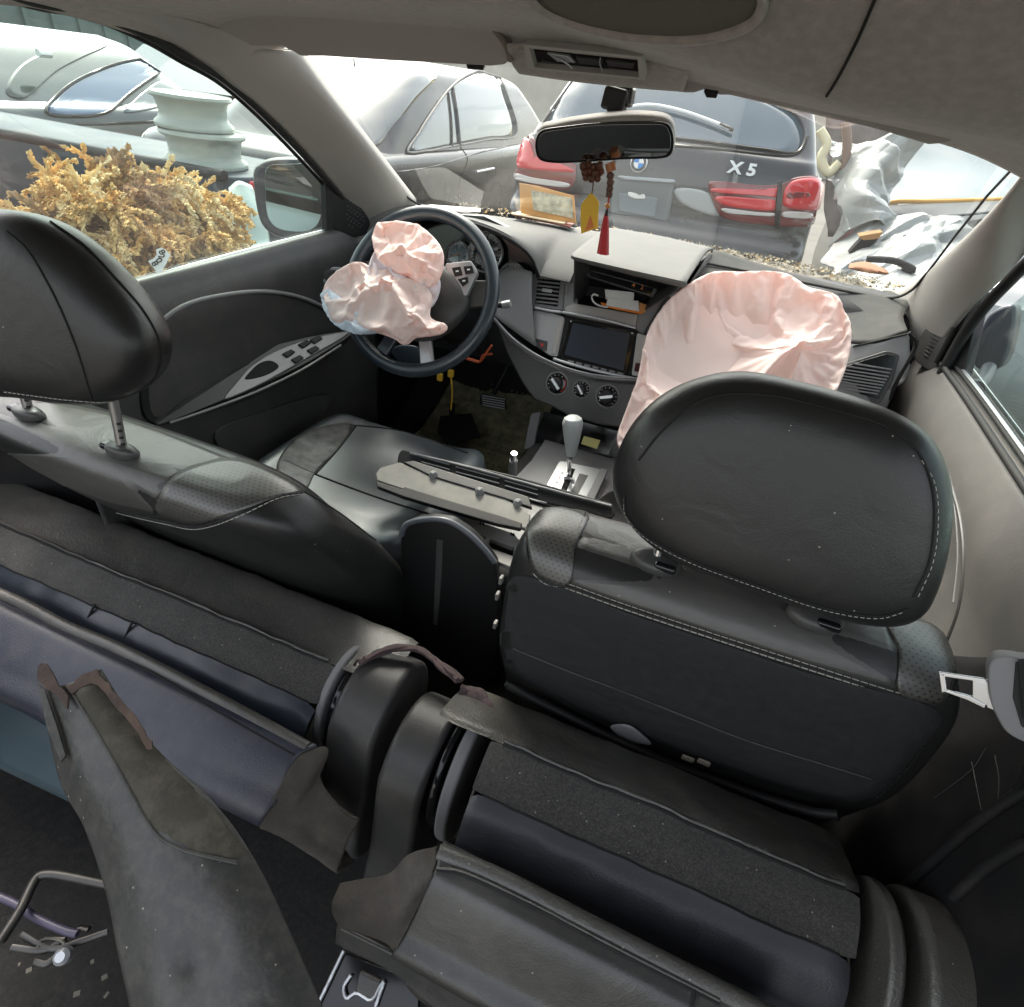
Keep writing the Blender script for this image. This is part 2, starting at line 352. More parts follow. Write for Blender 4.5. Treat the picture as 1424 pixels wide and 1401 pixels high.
# roof lining: rear part, front ridge, then down to the windscreen
def px_row(ps, y): return [at('y', a, b, y) for a, b in ps]
rear = [[V(x*1.0, y, 1.575-.10*abs(x/.74)**4+.012*math.sin(y*2)) for x in (-.74, -.55, -.3, 0, .3, .55, .74)] for y in (-.22, -.1, .05, .2, .4, .6)]  # ends just behind the camera, left open for sky light on rear seats
ridge = [V(-.72, .74, 1.492), V(-.55, .75, 1.522), V(-.30, .75, 1.540), V(-.03, .75, 1.545), *px_row([(1150, 128)], .76), V(.56, .78, 1.478), V(.73, .80, 1.43)]
front = [V(-.70, 1.08, 1.44), V(-.58, 1.11, 1.50), V(-.30, 1.06, 1.512), V(-.02, 1.02, 1.512), *px_row([(1150, 158)], 1.04), V(.50, 1.05, 1.468), V(.66, 1.10, 1.425)]
mid = [lerp(a, b, .5)+V(0, 0, .006) for a, b in zip(ridge, front)]
head = patch('headliner', rear+[ridge, mid, front], 61, 80, M['headliner'], car, thick=.008)
# the outer roof sheet above
patch('roof_panel', [[V(x, y, 1.66-.12*abs(x/.74)**3-.04*(y-.2)**2) for x in (-.76, -.5, 0, .5, .76)] for y in (-.24, .05, .35, .7, 1.12)], 25, 25, M['steel'], car, thick=.003)
S_head = Surf(head)
tube('lining_joint', S_head.line([(1222, -15), (1212, 10), (1190, 60), (1165, 108), (1150, 132)], 30, .001), .0014, M['seam'], car, 6)
# broad roof disc at the top, its dark olive standing in for ceiling shade
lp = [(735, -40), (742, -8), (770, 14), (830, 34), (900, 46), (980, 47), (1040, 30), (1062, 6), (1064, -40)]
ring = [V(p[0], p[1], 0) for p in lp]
o_ = [at('z', p.x, min(p.y, 60), 1.548) if False else S_head.at(p.x, p.y, .004) for p in sp(ring, 40)]
o_ = [p for p in o_ if p]
tube('sunroof_surround', o_, .005, M['headliner'], car, 8)
skin('roof_shade_disc', S_head, lp, 50, mat('olive_roof_shade', (.13, .122, .095), .8, bump=(500, .6, 'noise')), car, .003, .002, 8)  # shade of the ceiling behind the ridge, painted as a dark olive skin
# roof lamp housing with open recess
lampP = PL((0, .93, 1.507), (0, -.35, -1))
lampP = PL(at('y', 820, 88, .90), (0.02, -.80, -.62))
lamp = thing('roof_lamp', 'open roof lamp housing with its lens missing in front of the grey headliner', 'lamp', tuple(at('y', 820, 88, .9)))
for a, b_, c_, d_2 in (((728, 62), (893, 79), (891, 84), (737, 68)), ((733, 97), (741, 94), (888, 108), (896, 112)), ((728, 62), (736, 66), (744, 96), (733, 98)), ((886, 80), (893, 79), (897, 112), (888, 110))):
    panel('rim', lampP, [a, b_, c_, d_2], .012, M['pillar'], lamp, .0015)
panel('recess', lampP, [(730, 64), (891, 81), (894, 110), (736, 96)], .004, M['visor'], lamp, 0, off=-.020)
panel('lamp_tray', lampP, [(737, 70), (886, 86), (889, 106), (745, 92)], .003, M['black'], lamp, 0, off=-.0165)
for ps in (((760, 74), (790, 78), (800, 88), (775, 86)), ((800, 80), (838, 84), (836, 92), (806, 89)), ((842, 84), (882, 89), (880, 96), (846, 92)), ((752, 84), (776, 90), (774, 94), (756, 92)), ((846, 97), (882, 101), (884, 104), (850, 102))):
    panel('contact', lampP, ps, .004, M['silver'] if ps[0][0] in (760, 846) else M['plastic'], lamp, .0008, off=-.010)
tube('lamp_wire', [lampP.at(*p, -.006) for p in ((772, 79), (788, 88), (800, 98), (806, 100))], .0011, M['silver'], lamp, 6, n=12)
tube('lamp_wire', [lampP.at(*p, -.006) for p in ((835, 80), (834, 88), (838, 100))], .0009, M['silver'], lamp, 6, n=10)
# valance between the visors
patch('roof_console', [[at('y', *p, .93) for p in ((705, 62), (760, 60), (830, 72), (900, 84), (960, 96))], [at('y', *p, .955) for p in ((712, 86), (765, 84), (830, 94), (900, 106), (955, 112))], [at('y', *p, .98) for p in ((722, 100), (780, 108), (840, 115), (900, 121), (950, 125))], [at('y', *p, 1.01) for p in ((722, 97), (780, 105), (840, 112), (900, 118), (950, 121))]], 30, 16, M['headliner'], car, thick=.004)

# sun visors
vl = thing('sun_visor', 'grey sun visor folded up over the steering wheel side of the windscreen', 'sun visor', tuple(at('y', 500, 50, .95)))
vp = PL(at('y', 500, 60, .95), (0, -.75, -.55))
outl = [(283, -30), (284, 5), (300, 40), (350, 66), (395, 66), (418, 80), (450, 80), (540, 86), (630, 91), (680, 94), (700, 92), (712, 84), (705, 60), (672, 22), (640, 16), (450, 4), (380, -30)]
prism('visor_pad', [vp.at(*p, 0) for p in outl], -vp.n*-.018 if vp.n.dot(CAM-vp.p) < 0 else -vp.n*.018, M['visor'], vl, .006, 4)
tube('visor_edge', [vp.at(*p, .0015) for p in ((672, 22), (700, 56), (711, 84))], .0042, M['piping'], vl, 8, n=14)
panel('visor_clip', vp, [(648, 90), (672, 92), (672, 98), (650, 96)], .008, M['black'], vl, .001, off=-.004)
tube('clip_pin', [vp.at(492, 82, 0), vp.at(493, 92, -.003)], .0012, M['black'], vl, 6)
vr = thing('sun_visor', 'grey sun visor above the passenger side of the windscreen with a pale sticker strip', 'sun visor', tuple(at('y', 1100, 150, 1.0)))
vp2 = PL(at('y', 1100, 150, 1.0), (-.05, -.72, -.60))
outl = [(926, 100), (932, 122), (950, 131), (965, 131), (980, 126), (990, 130), (1000, 134), (1020, 134), (1060, 144), (1150, 163), (1230, 185), (1290, 203), (1316, 201), (1330, 194), (1250, 160), (1150, 128), (1050, 104), (960, 90)]
o = panel('visor_pad', vp2, outl, .016, M['visor'], vr, .005, off=.002)
panel('sticker', vp2, [(1083, 126), (1160, 150), (1228, 166), (1224, 176), (1150, 160), (1084, 147)], .0006, M['pillar'], vr, 0, off=.0045)
panel('yellow_label', vp2, [(1086, 126), (1112, 134), (1104, 136), (1088, 133)], .0004, M['piping'], vr, 0, off=.006)
panel('visor_clip', vp2, [(978, 127), (998, 129), (996, 137), (982, 136)], .008, M['black'], vr, .001, off=.006)

# A pillars and the side strip over the door glass
WS_L = [V(*at('x', 405, 70, -.615)), V(*at('x', 455, 137, -.605)), V(*at('x', 515, 212, -.605)), V(*at('x', 575, 287, -.62))]
OUT_L = [V(*at('x', 290, 90, -.695)), V(*at('x', 372, 160, -.70)), V(*at('x', 440, 230, -.70)), V(*at('x', 512, 318, -.70))]
MID_L = [lerp(a, b, .55)+V(.012, -.015, .01) for a, b in zip(WS_L, OUT_L)]
BK_L = [a+V(-.02, .05, .01) for a in WS_L]
patch('a_pillar_trim', [[*OUT_L], [*MID_L], [*WS_L], [*BK_L]], 30, 20, M['pillar'], car, thick=.003)
hl = [V(*at('x', -60, -60, -.70)), V(*at('x', 60, -8, -.70)), V(*at('x', 200, 40, -.70)), V(*at('x', 300, 97, -.695))]
hi = [V(-.62, .55, 1.53), V(-.62, .72, 1.515), V(-.62, .92, 1.50), V(*at('x', 400, 68, -.63))]
patch('roof_side_trim', [hl, [lerp(a, b, .5)+V(.01, 0, -.004) for a, b in zip(hl, hi)], hi], 30, 12, M['pillar'], car, thick=.003)
tube('trim_joint', [at('x', *p, -.672) for p in ((312, 78), (335, 76), (362, 70))], .0012, M['seam'], car, 6, n=8)
WS_R = [V(*at('x', 1440, 222, .60)), V(*at('x', 1385, 290, .61)), V(*at('x', 1325, 350, .63)), V(*at('x', 1270, 398, .65)), V(*at('x', 1240, 415, .66))]
OUT_R = [V(*at('x', 1470, 290, .70)), V(*at('x', 1408, 372, .70)), V(*at('x', 1350, 430, .70)), V(*at('x', 1290, 500, .71)), V(*at('x', 1268, 510, .71))]
MID_R = [lerp(a, b, .5)+V(-.014, -.015, .008) for a, b in zip(WS_R, OUT_R)]
BK_R = [a+V(.02, .05, .01) for a in WS_R]
patch('a_pillar_trim', [[*OUT_R], [*MID_R], [*WS_R], [*BK_R]], 30, 20, M['pillar'], car, thick=.003)
hr = [V(.74, .55, 1.43), V(.735, .85, 1.42), V(*at('x', 1470, 290, .70))]
hq = [V(.70, .55, 1.475), V(.70, .80, 1.46), V(*at('x', 1440, 222, .62))]
patch('roof_side_trim', [hr, hq], 20, 8, M['headliner'], car, thick=.003)
# windscreen glass with its black band and rubber
gl_b = [at('x', 545, 286, -.66)+V(0, .02, 0), V(-.45, 1.66, 1.185), V(-.15, 1.725, 1.182), V(.2, 1.735, 1.175), V(.48, 1.69, 1.165), V(.70, 1.60, 1.155)]
gl_t = [V(-.66, 1.14, 1.50), V(-.45, 1.09, 1.52), V(-.15, 1.06, 1.53), V(.2, 1.07, 1.52), V(.48, 1.12, 1.50), V(.72, 1.20, 1.46)]
ws = thing('windscreen', 'dusty windscreen glass between the two pale pillars', 'windscreen', (0, 1.5, 1.3))
g = patch('glass_pane', [gl_b, [lerp(a, b, .5)+V(0, .02, .012) for a, b in zip(gl_b, gl_t)], gl_t], 40, 24, M['windshield'], ws)
rb = sp([(538, 240, 0), (556, 262, 0), (578, 280, 0), (610, 290, 0), (700, 300, 0), (800, 318, 0), (900, 336, 0), (1000, 358, 0), (1100, 382, 0), (1190, 406, 0), (1240, 412, 0), (1268, 402, 0), (1290, 378, 0)], 80)
S_g = Surf(g)
tube('rubber_seal', [p for p in (S_g.at(q.x, q.y, .004) for q in rb) if p], .0032, M['rubber'], ws, 6)
lb = [(416, 76), (455, 128), (500, 188), (538, 240)]
tube('rubber_seal', [p for p in (S_g.at(*q, .004) for q in lb) if p], .0022, M['rubber'], ws, 6)
tube('rubber_seal', [p for p in (S_g.at(*q, .004) for q in ((1290, 378), (1330, 325), (1375, 268), (1412, 228))) if p], .0022, M['rubber'], ws, 6)

# ------------------------------------------------------------------ the two front doors
def door(side, label):
    sx = -1 if side == 'L' else 1
    d = thing('front_door', label, 'door', (sx*.75, .9, .5)); return d
dl = door('L', 'left front door with dark inner panel, armrest switches and dusty closed window')
XL = -.70
belt = [at('x', *p, XL) for p in ((20, 448), (100, 425), (200, 396), (330, 362), (455, 328), (506, 322))]
def below(r, dz, dx): return [V(p.x+dx, p.y, p.z-dz) for p in r]
b0 = [V(p.x-.025, p.y, p.z+.004) for p in belt]
drows = [b0, [V(p.x-.006, p.y, p.z+.006) for p in belt], below(belt, .012, .006), below(belt, .06, .022), below(belt, .16, .024), below(belt, .28, .03), below(belt, .42, .03), below(belt, .62, .02)]
dp = patch('inner_panel', drows, 60, 60, M['plastic'], dl, thick=.004)
S_d = Surf(dp)
arch = [(205, 470), (222, 448), (255, 425), (300, 412), (360, 405), (410, 411), (450, 427), (480, 450)]
low_ = [(484, 466), (430, 478), (370, 496), (310, 524), (262, 552), (222, 582), (205, 585)]
rp = PL(S_d.at(350, 470), (1, 0, .0))
# recess: darker sunken insert with a raised lip
S_rec = [S_d.at(a, b, .0015) for a, b in [tuple(p)[:2] for p in sp([(x, y, 0) for x, y in arch+low_+[(198, 560), (198, 510)]], 70, True)]]
mesh('recess_insert', S_rec+[S_d.at(340, 480, -.012) + V(-.012, 0, 0)], [(i, (i+1) % 70, 70) for i in range(70)], M['black'], dl, True, 80)
tube('recess_lip', [S_d.at(a, b, .001) for a, b in [tuple(p)[:2] for p in sp([(x, y, 0) for x, y in [(200, 490)]+arch+[(490, 464)]], 50)]], .0045, M['plastic_mid'], dl, 8)
tube('recess_lip', [S_d.at(a, b, .001) for a, b in [tuple(p)[:2] for p in sp([(x, y, 0) for x, y in ((200, 500), (196, 540), (200, 575), (216, 590))], 20)]], .0035, M['black'], dl, 8)
ap = PL((-.645, 1.0, .90), (.60, -.1, .8))
arm = panel('armrest', ap, [(212, 590), (222, 568), (262, 540), (310, 510), (360, 487), (420, 470), (486, 459), (490, 463), (470, 478), (420, 508), (360, 536), (300, 560), (240, 584)], .05, M['plastic'], dl, .007, smooth=50)
SDIM = mat('dull_silver_plate', (.26, .26, .255), .4, metal=.3, var=.05)
pull = panel('switch_plate', ap, [(312, 554), (328, 532), (350, 508), (385, 487), (430, 471), (482, 461), (474, 471), (430, 496), (385, 522), (345, 542)], .006, SDIM, dl, .0025, off=.004, smooth=48)
panel('grip_hole', ap, [(341, 527), (350, 514), (362, 504), (376, 501), (387, 507), (384, 514), (365, 523)], .003, M['seam'], dl, .001, off=.0052, smooth=30)
for (x, y) in ((402, 492), (414, 500), (424, 479), (436, 487), (440, 473)):
    panel('window_switch', ap, [(x-9, y-1), (x+3, y-7), (x+9, y-3), (x-2, y+4)], .006, M['black'], dl, .001, off=.0085)
tube('armrest_edge', [ap.at(*p, .002) for p in ((236, 588), (300, 566), (360, 543), (420, 514), (474, 480))], .003, SDIM, dl, 8, n=24)
panel('door_pocket', PL((-.655, 1.1, .75), (1, 0, .15)), [(300, 600), (380, 568), (450, 548), (458, 560), (440, 590), (400, 630), (330, 640)], .01, M['plastic'], dl, .004, smooth=30)
# inner door handle cup
hp = PL(S_d.at(465, 382, .003), (1, -.1, .2))
panel('handle_cup', hp, [(446, 375), (462, 371), (480, 373), (492, 380), (484, 396), (462, 398), (450, 392)], .006, M['silver'], dl, .002, off=.001, smooth=30)
panel('door_handle', hp, [(450, 378), (464, 375), (478, 378), (472, 388), (456, 391)], .004, M['plastic'], dl, .002, off=.003, smooth=24)
# tweeter panel in the front corner of the glass
tp = PL((-.69, 1.4, 1.2), (1, -.25, 0))
panel('corner_cover', tp, [(456, 234), (470, 250), (500, 284), (516, 308), (512, 326), (494, 330), (474, 322), (464, 318), (460, 280)], .018, M['black'], dl, .004, smooth=0, r=8)
for i in range(9):
    for j in range(6):
        x, y = 486+j*4.2-i*.6+(i % 2)*2, 262+i*6+j*3.0
        if inside(x, y, [(482, 258), (508, 290), (510, 315), (486, 318), (480, 290)]):
            lathe('grille_hole', [(.0012, 0), (.0012, .001)], tp.at(x, y, .0002), tp.n, M['plastic_mid'], dl, 6)
panel('corner_post', tp, [(452, 232), (460, 236), (464, 322), (455, 330)], .02, M['rubber'], dl, .002)
# window seals (dark rubber) and the bright belt strip
seal = [(-90, -52), (40, -3), (120, 12), (200, 45), (255, 76), (305, 104), (355, 146), (405, 196), (455, 250), (490, 292), (514, 318)]
tube('window_seal', [at('x', *p, -.703) for p in seal], .0085, M['rubber'], dl, 8, n=60)
tube('window_seal', [at('x', p[0]-3, p[1]+9, -.722) for p in seal], .0045, M['black'], dl, 8, n=60)
tube('belt_strip', [at('x', *p, -.722) for p in ((-120, 480), (60, 424), (196, 389), (330, 352), (455, 320))], .0045, M['silver'], dl, 8, n=30)
tube('belt_seal', [at('x', *p, -.715) for p in ((-120, 486), (60, 432), (198, 395), (330, 358), (455, 326))], .0035, M['rubber'], dl, 8, n=30)
sg = [at('x', *p, -.73) for p in seal]; n_ = 26
topc = sp(sg, n_); botc = sp([at('x', *p, -.73) for p in ((-120, 478), (60, 424), (196, 389), (330, 352), (455, 320), (500, 318))], n_)
gridm('window_glass', [[lerp(a, b, t) for a, b in zip(topc, botc)] for t in (0, .25, .5, .75, 1)], M['sideglass'], dl)
# outside skin of the door
patch('outer_skin', [[V(-.78, y, 1.10) for y in (.62, .9, 1.2, 1.5)], [V(-.85, y, .95) for y in (.62, .9, 1.2, 1.5)], [V(-.86, y, .5) for y in (.62, .9, 1.2, 1.5)]], 12, 12, M['silver'], dl, thick=.002)
# door mirror outside
dm = thing('door_mirror', 'door mirror outside the left front window reflecting a slatted surface', 'mirror', tuple(at('x', 400, 275, -.93)))
mp = PL(at('x', 405, 275, -.93), (.62, -.80, .02))
ml = [(352, 242), (362, 228), (385, 221), (430, 221), (449, 228), (454, 250), (455, 290), (447, 318), (430, 328), (395, 332), (368, 318), (357, 290)]
panel('mirror_shell', mp, ml, .06, M['darkpaint'], dm, .012, smooth=48)
panel('mirror_glass', mp, [(372, 232), (400, 228), (440, 229), (447, 250), (448, 290), (440, 314), (420, 322), (388, 318), (372, 300), (369, 260)], .004, mat('mirror_silvering', (.30, .36, .35), .03, 1, spec=1), dm, .001, off=.003, smooth=40)
tube('mirror_arm', [at('x', 440, 325, -.90), at('x', 462, 322, -.80), at('x', 480, 318, -.74)], .018, M['darkpaint'], dm, 10, n=8)

dr = door('R', 'right front door with pale lit inner panel and closed window')
XR = .715
beltr = [at('x', *p, XR) for p in ((1250, 412), (1334, 540), (1372, 606), (1424, 692), (1500, 830), (1640, 1080))]
beltr = [V(XR, y, 1.10-.02*max(0, y-1.2)) for y in (1.52, 1.30, 1.10, .90, .76, .60)]
rrows = [[V(p.x+.03, p.y, p.z+.006) for p in beltr], [V(p.x+.006, p.y, p.z+.006) for p in beltr], below(beltr, .012, -.008), below(beltr, .07, -.024), below(beltr, .15, -.020), below(beltr, .26, -.026), below(beltr, .40, -.02), below(beltr, .62, -.015)]
dpr = patch('inner_panel', rrows, 60, 50, M['plastic_door_lit'], dr, thick=.004)
S_r = Surf(dpr)
tube('panel_crease', S_r.line([(1318, 655), (1336, 720), (1341, 780), (1335, 840), (1318, 890), (1300, 930)], 30, .0005), .0028, M['plastic'], dr, 6)
tube('panel_crease', S_r.line([(1322, 664), (1330, 725), (1332, 780), (1326, 838)], 30, .0005), .0012, M['plastic_mid'], dr, 6)
tube('belt_seal', [V(.712, y, 1.108-.02*max(0, y-1.2)) for y in (1.42, 1.2, .9, .5, .1)], .0055, M['rubber'], dr, 8, n=20)
tube('belt_seal', [V(.728, y, 1.116-.02*max(0, y-1.2)) for y in (1.42, 1.2, .9, .5, .1)], .0035, M['rubber'], dr, 8, n=20)
tube('belt_strip', [V(.737, y, 1.115-.02*max(0, y-1.2)) for y in (1.42, 1.2, .9, .5, .1)], .004, M['silver'], dr, 8, n=20)
tq = PL(at('x', 1310, 470, .70), (-1, -.45, .05))
panel('corner_cover', tq, [(1270, 498), (1278, 468), (1300, 440), (1330, 420), (1352, 414), (1350, 440), (1330, 500), (1318, 528), (1282, 510)], .02, M['plastic'], dr, .005, r=8)
for i in range(15):
    tube('grille_rib', [tq.at(1282+i*2.6+((i-7)**2)*.05, 492-i*4.6, .0012), tq.at(1290+i*2.9, 496-i*4.4, .0012)], .0008, M['black'], dr, 5)
panel('corner_post', tq, [(1352, 414), (1366, 404), (1340, 520), (1318, 530)], .02, M['rubber'], dr, .002)
sealr = [(1310, 520), (1340, 466), (1372, 424), (1402, 392), (1440, 356), (1520, 300)]
tube('window_seal', [at('x', *p, .715) for p in sealr], .011, M['black'], dr, 8, n=40)
tube('window_seal', [at('x', p[0]-8, p[1]-16, .705) for p in sealr], .007, M['rubber'], dr, 8, n=40)
tp_ = sp([V(.74, 1.42, 1.11), V(.74, 1.30, 1.26), V(.74, 1.15, 1.36), V(.735, .9, 1.42), V(.73, .5, 1.45)], 16); bt_ = sp([V(.74, 1.42, 1.105), V(.74, 1.2, 1.107), V(.74, .95, 1.107), V(.74, .75, 1.107), V(.74, .5, 1.107)], 16)
gridm('window_glass', [[lerp(a, b, t) for a, b in zip(tp_, bt_)] for t in (0, .33, .66, 1)], M['sideglass'], dr)
patch('outer_skin', [[V(.78, y, 1.10) for y in (.62, .9, 1.2, 1.5)], [V(.85, y, .95) for y in (.62, .9, 1.2, 1.5)], [V(.86, y, .5) for y in (.62, .9, 1.2, 1.5)]], 12, 12, M['silver'], dr, thick=.002)
dm2 = thing('door_mirror', 'door mirror outside the right front window, half cut by the picture edge', 'mirror', tuple(at('x', 1385, 470, .93)))
mp2 = PL(at('x', 1385, 470, .93), (-.5, -.85, .02))
panel('mirror_shell', mp2, [(1352, 500), (1362, 462), (1376, 436), (1400, 424), (1412, 430), (1408, 470), (1396, 505), (1378, 516), (1360, 514)], .06, M['darkpaint'], dm2, .012, smooth=40)
tube('mirror_arm', [at('x', 1375, 512, .92), at('x', 1368, 528, .84), at('x', 1356, 540, .77)], .016, M['darkpaint'], dm2, 10, n=8)

# ------------------------------------------------------------------ floor and rear side panels
fl = gridm('cabin_floor', [[V(x, y, .38+.10*max(0, (y-1.45)/.3)**2+.02*noise.noise(V(x*3, y*3, 0))+(.10 if abs(x) < .12 and y > .5 else 0)) for x in np.linspace(-.74, .76, 50)] for y in np.linspace(-.6, 2.0, 60)], M['carpet'], None); fl['kind'] = 'structure'
fm = thing('floor_mat', 'olive checked rubber mat in the driver footwell', 'mat', (-.42, 1.6, .42))
mr_ = [[V(x, y, .46+.16*max(0, (y-1.6)/.35)**1.5+.004*noise.noise(V(x*20, y*20, 1))) for x in np.linspace(-.60, -.20, 40)] for y in np.linspace(1.15, 2.0, 60)]
gridm('mat_sheet', mr_, M['floormat'], fm, thick=.006)
vs = []; fs = []
for i in range(2, 58, 2):
    for j in range(1, 39, 2):
        c = mr_[i][j]; k = len(vs); w = .0042
        vs += [c+V(-w, -w, .004), c+V(w, -w, .004), c+V(w, w, .004), c+V(-w, w, .004), c+V(0, 0, .009)]; fs += [(k, k+1, k+4), (k+1, k+2, k+4), (k+2, k+3, k+4), (k+3, k, k+4)]
o = mesh('mat_studs', vs, fs, M['floormat'], fm, False); o['kind'] = 'stuff'
fw_ = patch('firewall', [[V(x, 1.95, .35) for x in (-.75, 0, .75)], [V(x, 2.0, .8) for x in (-.75, 0, .75)], [V(x, 1.85, 1.13) for x in (-.75, 0, .75)]], 9, 9, M['black'], car)
patch('quarter_trim', [[V(-1.0, y, 1.0) for y in (-1.3, -.6, 0, .5)], [V(-1.0, y, .8) for y in (-1.3, -.6, 0, .5)], [V(-1.0, y, .38) for y in (-1.3, -.6, 0, .5)]], 10, 10, M['black'], car, thick=.004)
qt = patch('quarter_trim', [[V(.72, y, 1.12) for y in (-1.3, -.4, .2, .45, .58)], [V(.695, y, .98) for y in (-1.3, -.4, .2, .50, .66)], [V(.685, y, .80) for y in (-1.3, -.4, .2, .55, .80)], [V(.69, y, .38) for y in (-1.3, -.4, .2, .60, .95)]], 30, 30, M['black'], car, thick=.004)

for x in (-.735, .735):
    patch('kick_panel', [[V(x, y, z) for y in (.66, .9, 1.4, 2.05)] for z in (.30, .6, 1.0 if x < 0 else .9, 1.09)], 12, 12, M['black'], car, thick=.004)
patch('rocker_panel', [[V(x, y, .32) for y in (-1.3, 0, 2.05)] for x in (-.9, -.7)], 4, 4, M['black'], car, thick=.004)
patch('rocker_panel', [[V(x, y, .32) for y in (-1.3, 0, 2.05)] for x in (.7, .9)], 4, 4, M['black'], car, thick=.004)

tube('b_pillar_trim', [V(.735, .50, 1.45), V(.72, .46, 1.2), V(.71, .42, 1.0)], .03, M['black'], car, 10, n=12)

S_q = Surf(qt)
for ps_ in ([(1440, 1095), (1400, 1120), (1340, 1165), (1270, 1230), (1220, 1290)], [(1440, 1170), (1380, 1205), (1330, 1250)]):
    tube('quarter_ridge', S_q.line(ps_, 30, .003), .006, M['black'], car, 8)
for ps_ in ([(1352, 1060), (1358, 1090), (1366, 1130)], [(1384, 1050), (1390, 1085), (1388, 1120)], [(1372, 1040), (1350, 1072), (1300, 1110)]):
    q_ = S_q.line(ps_, 14, .0006)
    if len(q_) > 4: tube('scratch', q_, .0005, M['plastic'], car, 5)
tube('quarter_rail', [V(-1.0, .5, 1.0), V(-1.01, -.3, 1.02), V(-1.0, -1.3, 1.02)], .02, M['black'], car, 10, n=16)
patch('door_return', [[V(-1.0, .5, 1.0), V(-.86, .60, 1.05), V(-.74, .66, 1.09)], [V(-1.0, .5, .7), V(-.86, .60, .7), V(-.74, .66, .7)], [V(-1.0, .5, .3), V(-.86, .60, .3), V(-.74, .66, .3)]], 12, 16, M['black'], car, thick=.006)
# ================================================================== DASHBOARD
dash = thing('dashboard', 'two tone grey dashboard across the cabin with centre screen, vents and heater knobs', 'dashboard', (0, 1.5, 1.0))
def Z(px, py, z): return at('z', px, py, z)
def Y(px, py, y): return at('y', px, py, y)
core = [(1.72, 1.160), (1.56, 1.140), (1.53, 1.08), (1.49, .98), (1.46, .90), (1.47, .84), (1.62, .80)]
gridm('dash_core', [[V(x, y+.05*max(0, abs(x)-.5), z-.02*max(0, abs(x)-.4)) for y, z in core] for x in np.linspace(-.70, .70, 30)], M['black'], dash, thick=.004)
# top pad, driver side and middle
wsb = [V(p.x, p.y-.004, p.z-.006) for p in gl_b]
wb = sp(wsb, 41)
def wsat(x):
    for a, b in zip(wb, wb[1:]):
        if a.x <= x <= b.x: return lerp(a, b, (x-a.x)/(b.x-a.x))
    return wb[0] if x < wb[0].x else wb[-1]
def hood(x):      # near edge of the top pad: arch over the gauges, then down beside the air vent
    u = (x+.385)/.20
    if abs(u) < 1: return V(x, 1.385+.055*u*u, 1.105+.102*math.sqrt(1-u*u))
    return V(x, 1.44, 1.105)
xs = list(np.linspace(-.68, -.10, 60)); rows = []
for x in xs:
    a = wsat(x); e = hood(x); r = []
    for k in range(13):
        t = k/12; p = lerp(a, e, t); zz = lerp(V(0, 0, 1.172), V(0, 0, e.z), t**3).z
        r.append(V(x, p.y, max(p.z, 0)*0+zz+.006*math.sin(t*PI)))
    r.append(V(x, e.y-.004, e.z-.006)); r.append(V(x, e.y+.012, e.z-.012)); r.append(V(x, 1.50, e.z-.016))
    rows.append(r)
gridm('top_pad', rows, M['plastic_light'], dash, angle=50)
rows = []
for x in np.linspace(-.59, -.185, 50):
    e = hood(x); rows.append([V(x, e.y-.006, e.z-.004), V(x, e.y-.004, e.z-.012), V(x, 1.52, e.z-.022)])
gridm('gauge_hood', rows, M['black'], dash, thick=.003)
# hooded middle with the open cubby
mh = [[V(-.075, 1.722, 1.186), V(.05, 1.728, 1.186), V(.195, 1.72, 1.182)],
      [V(-.085, 1.62, 1.192), V(.05, 1.62, 1.194), V(.185, 1.61, 1.188)],
      [Z(798, 352, 1.185), Z(860, 366, 1.186), Z(957, 388, 1.182)],
      [Z(797, 358, 1.178), Z(860, 373, 1.178), Z(955, 396, 1.174)],
      [Z(799, 360, 1.17), Z(860, 376, 1.17), Z(950, 398, 1.166)]]
patch('centre_hood', mh, 20, 20, M['plastic_light'], dash, thick=.006)
CP = PL((0, 1.415, .985), (0, -.85, .50))
def cp(px, py, off=0): return CP.at(px, py, off)
# cubby box
def quad(name, pts, m, par, t=.003):
    o = mesh(name, pts, [(0, 1, 2, 3)], m, par, False); solid(o, t, 0); return o
A_, B_, C_, D_ = Z(799, 361, 1.170), Z(948, 399, 1.166), cp(888, 436, .0), cp(798, 422, .0)
bk = V(0, .10, .0)
quad('cubby_wall', [A_, D_, D_+bk+V(.012, 0, .008), A_+bk*.9+V(.012, 0, -.01)], M['plastic'], dash)
quad('cubby_wall', [B_, C_, C_+bk+V(-.01, 0, .008), B_+bk*.9+V(-.02, 0, -.01)], M['plastic'], dash)
quad('cubby_floor', [D_, C_, C_+bk+V(-.01, 0, .008), D_+bk+V(.012, 0, .008)], M['black'], dash)
bp1, bp2, bp3, bp4 = A_+bk*.9+V(.01, 0, -.008), B_+bk*.9+V(-.02, 0, -.008), C_+bk+V(-.01, 0, .006), D_+bk+V(.01, 0, .006)
quad('cubby_back', [bp1, bp2, bp3, bp4], M['black'], dash)
CB = PL(Y(870, 395, 1.475), (0, -1, .35))
panel('display_bezel', CB, [(812, 372), (916, 400), (908, 414), (815, 384)], .02, M['plastic'], dash, .002)
panel('display_window', CB, [(818, 376), (909, 401), (904, 410), (820, 384)], .002, M['gloss'], dash, .0005, off=.0015)
m_disp = CB.at(887, 398, .003)
for (x, y, s_) in ((881, 396.5, '4'), (893, 399.5, '2')):
    txt('display_digit', s_, .014, frame(CB.at(x, y, .0022), V(1, 0, 0), CB.n), M['orange'], dash)
lathe('cubby_button', [(.004, 0), (.004, .003), (.0, .0035)], CB.at(808, 376, 0), CB.n, M['plastic_mid'], dash, 12)
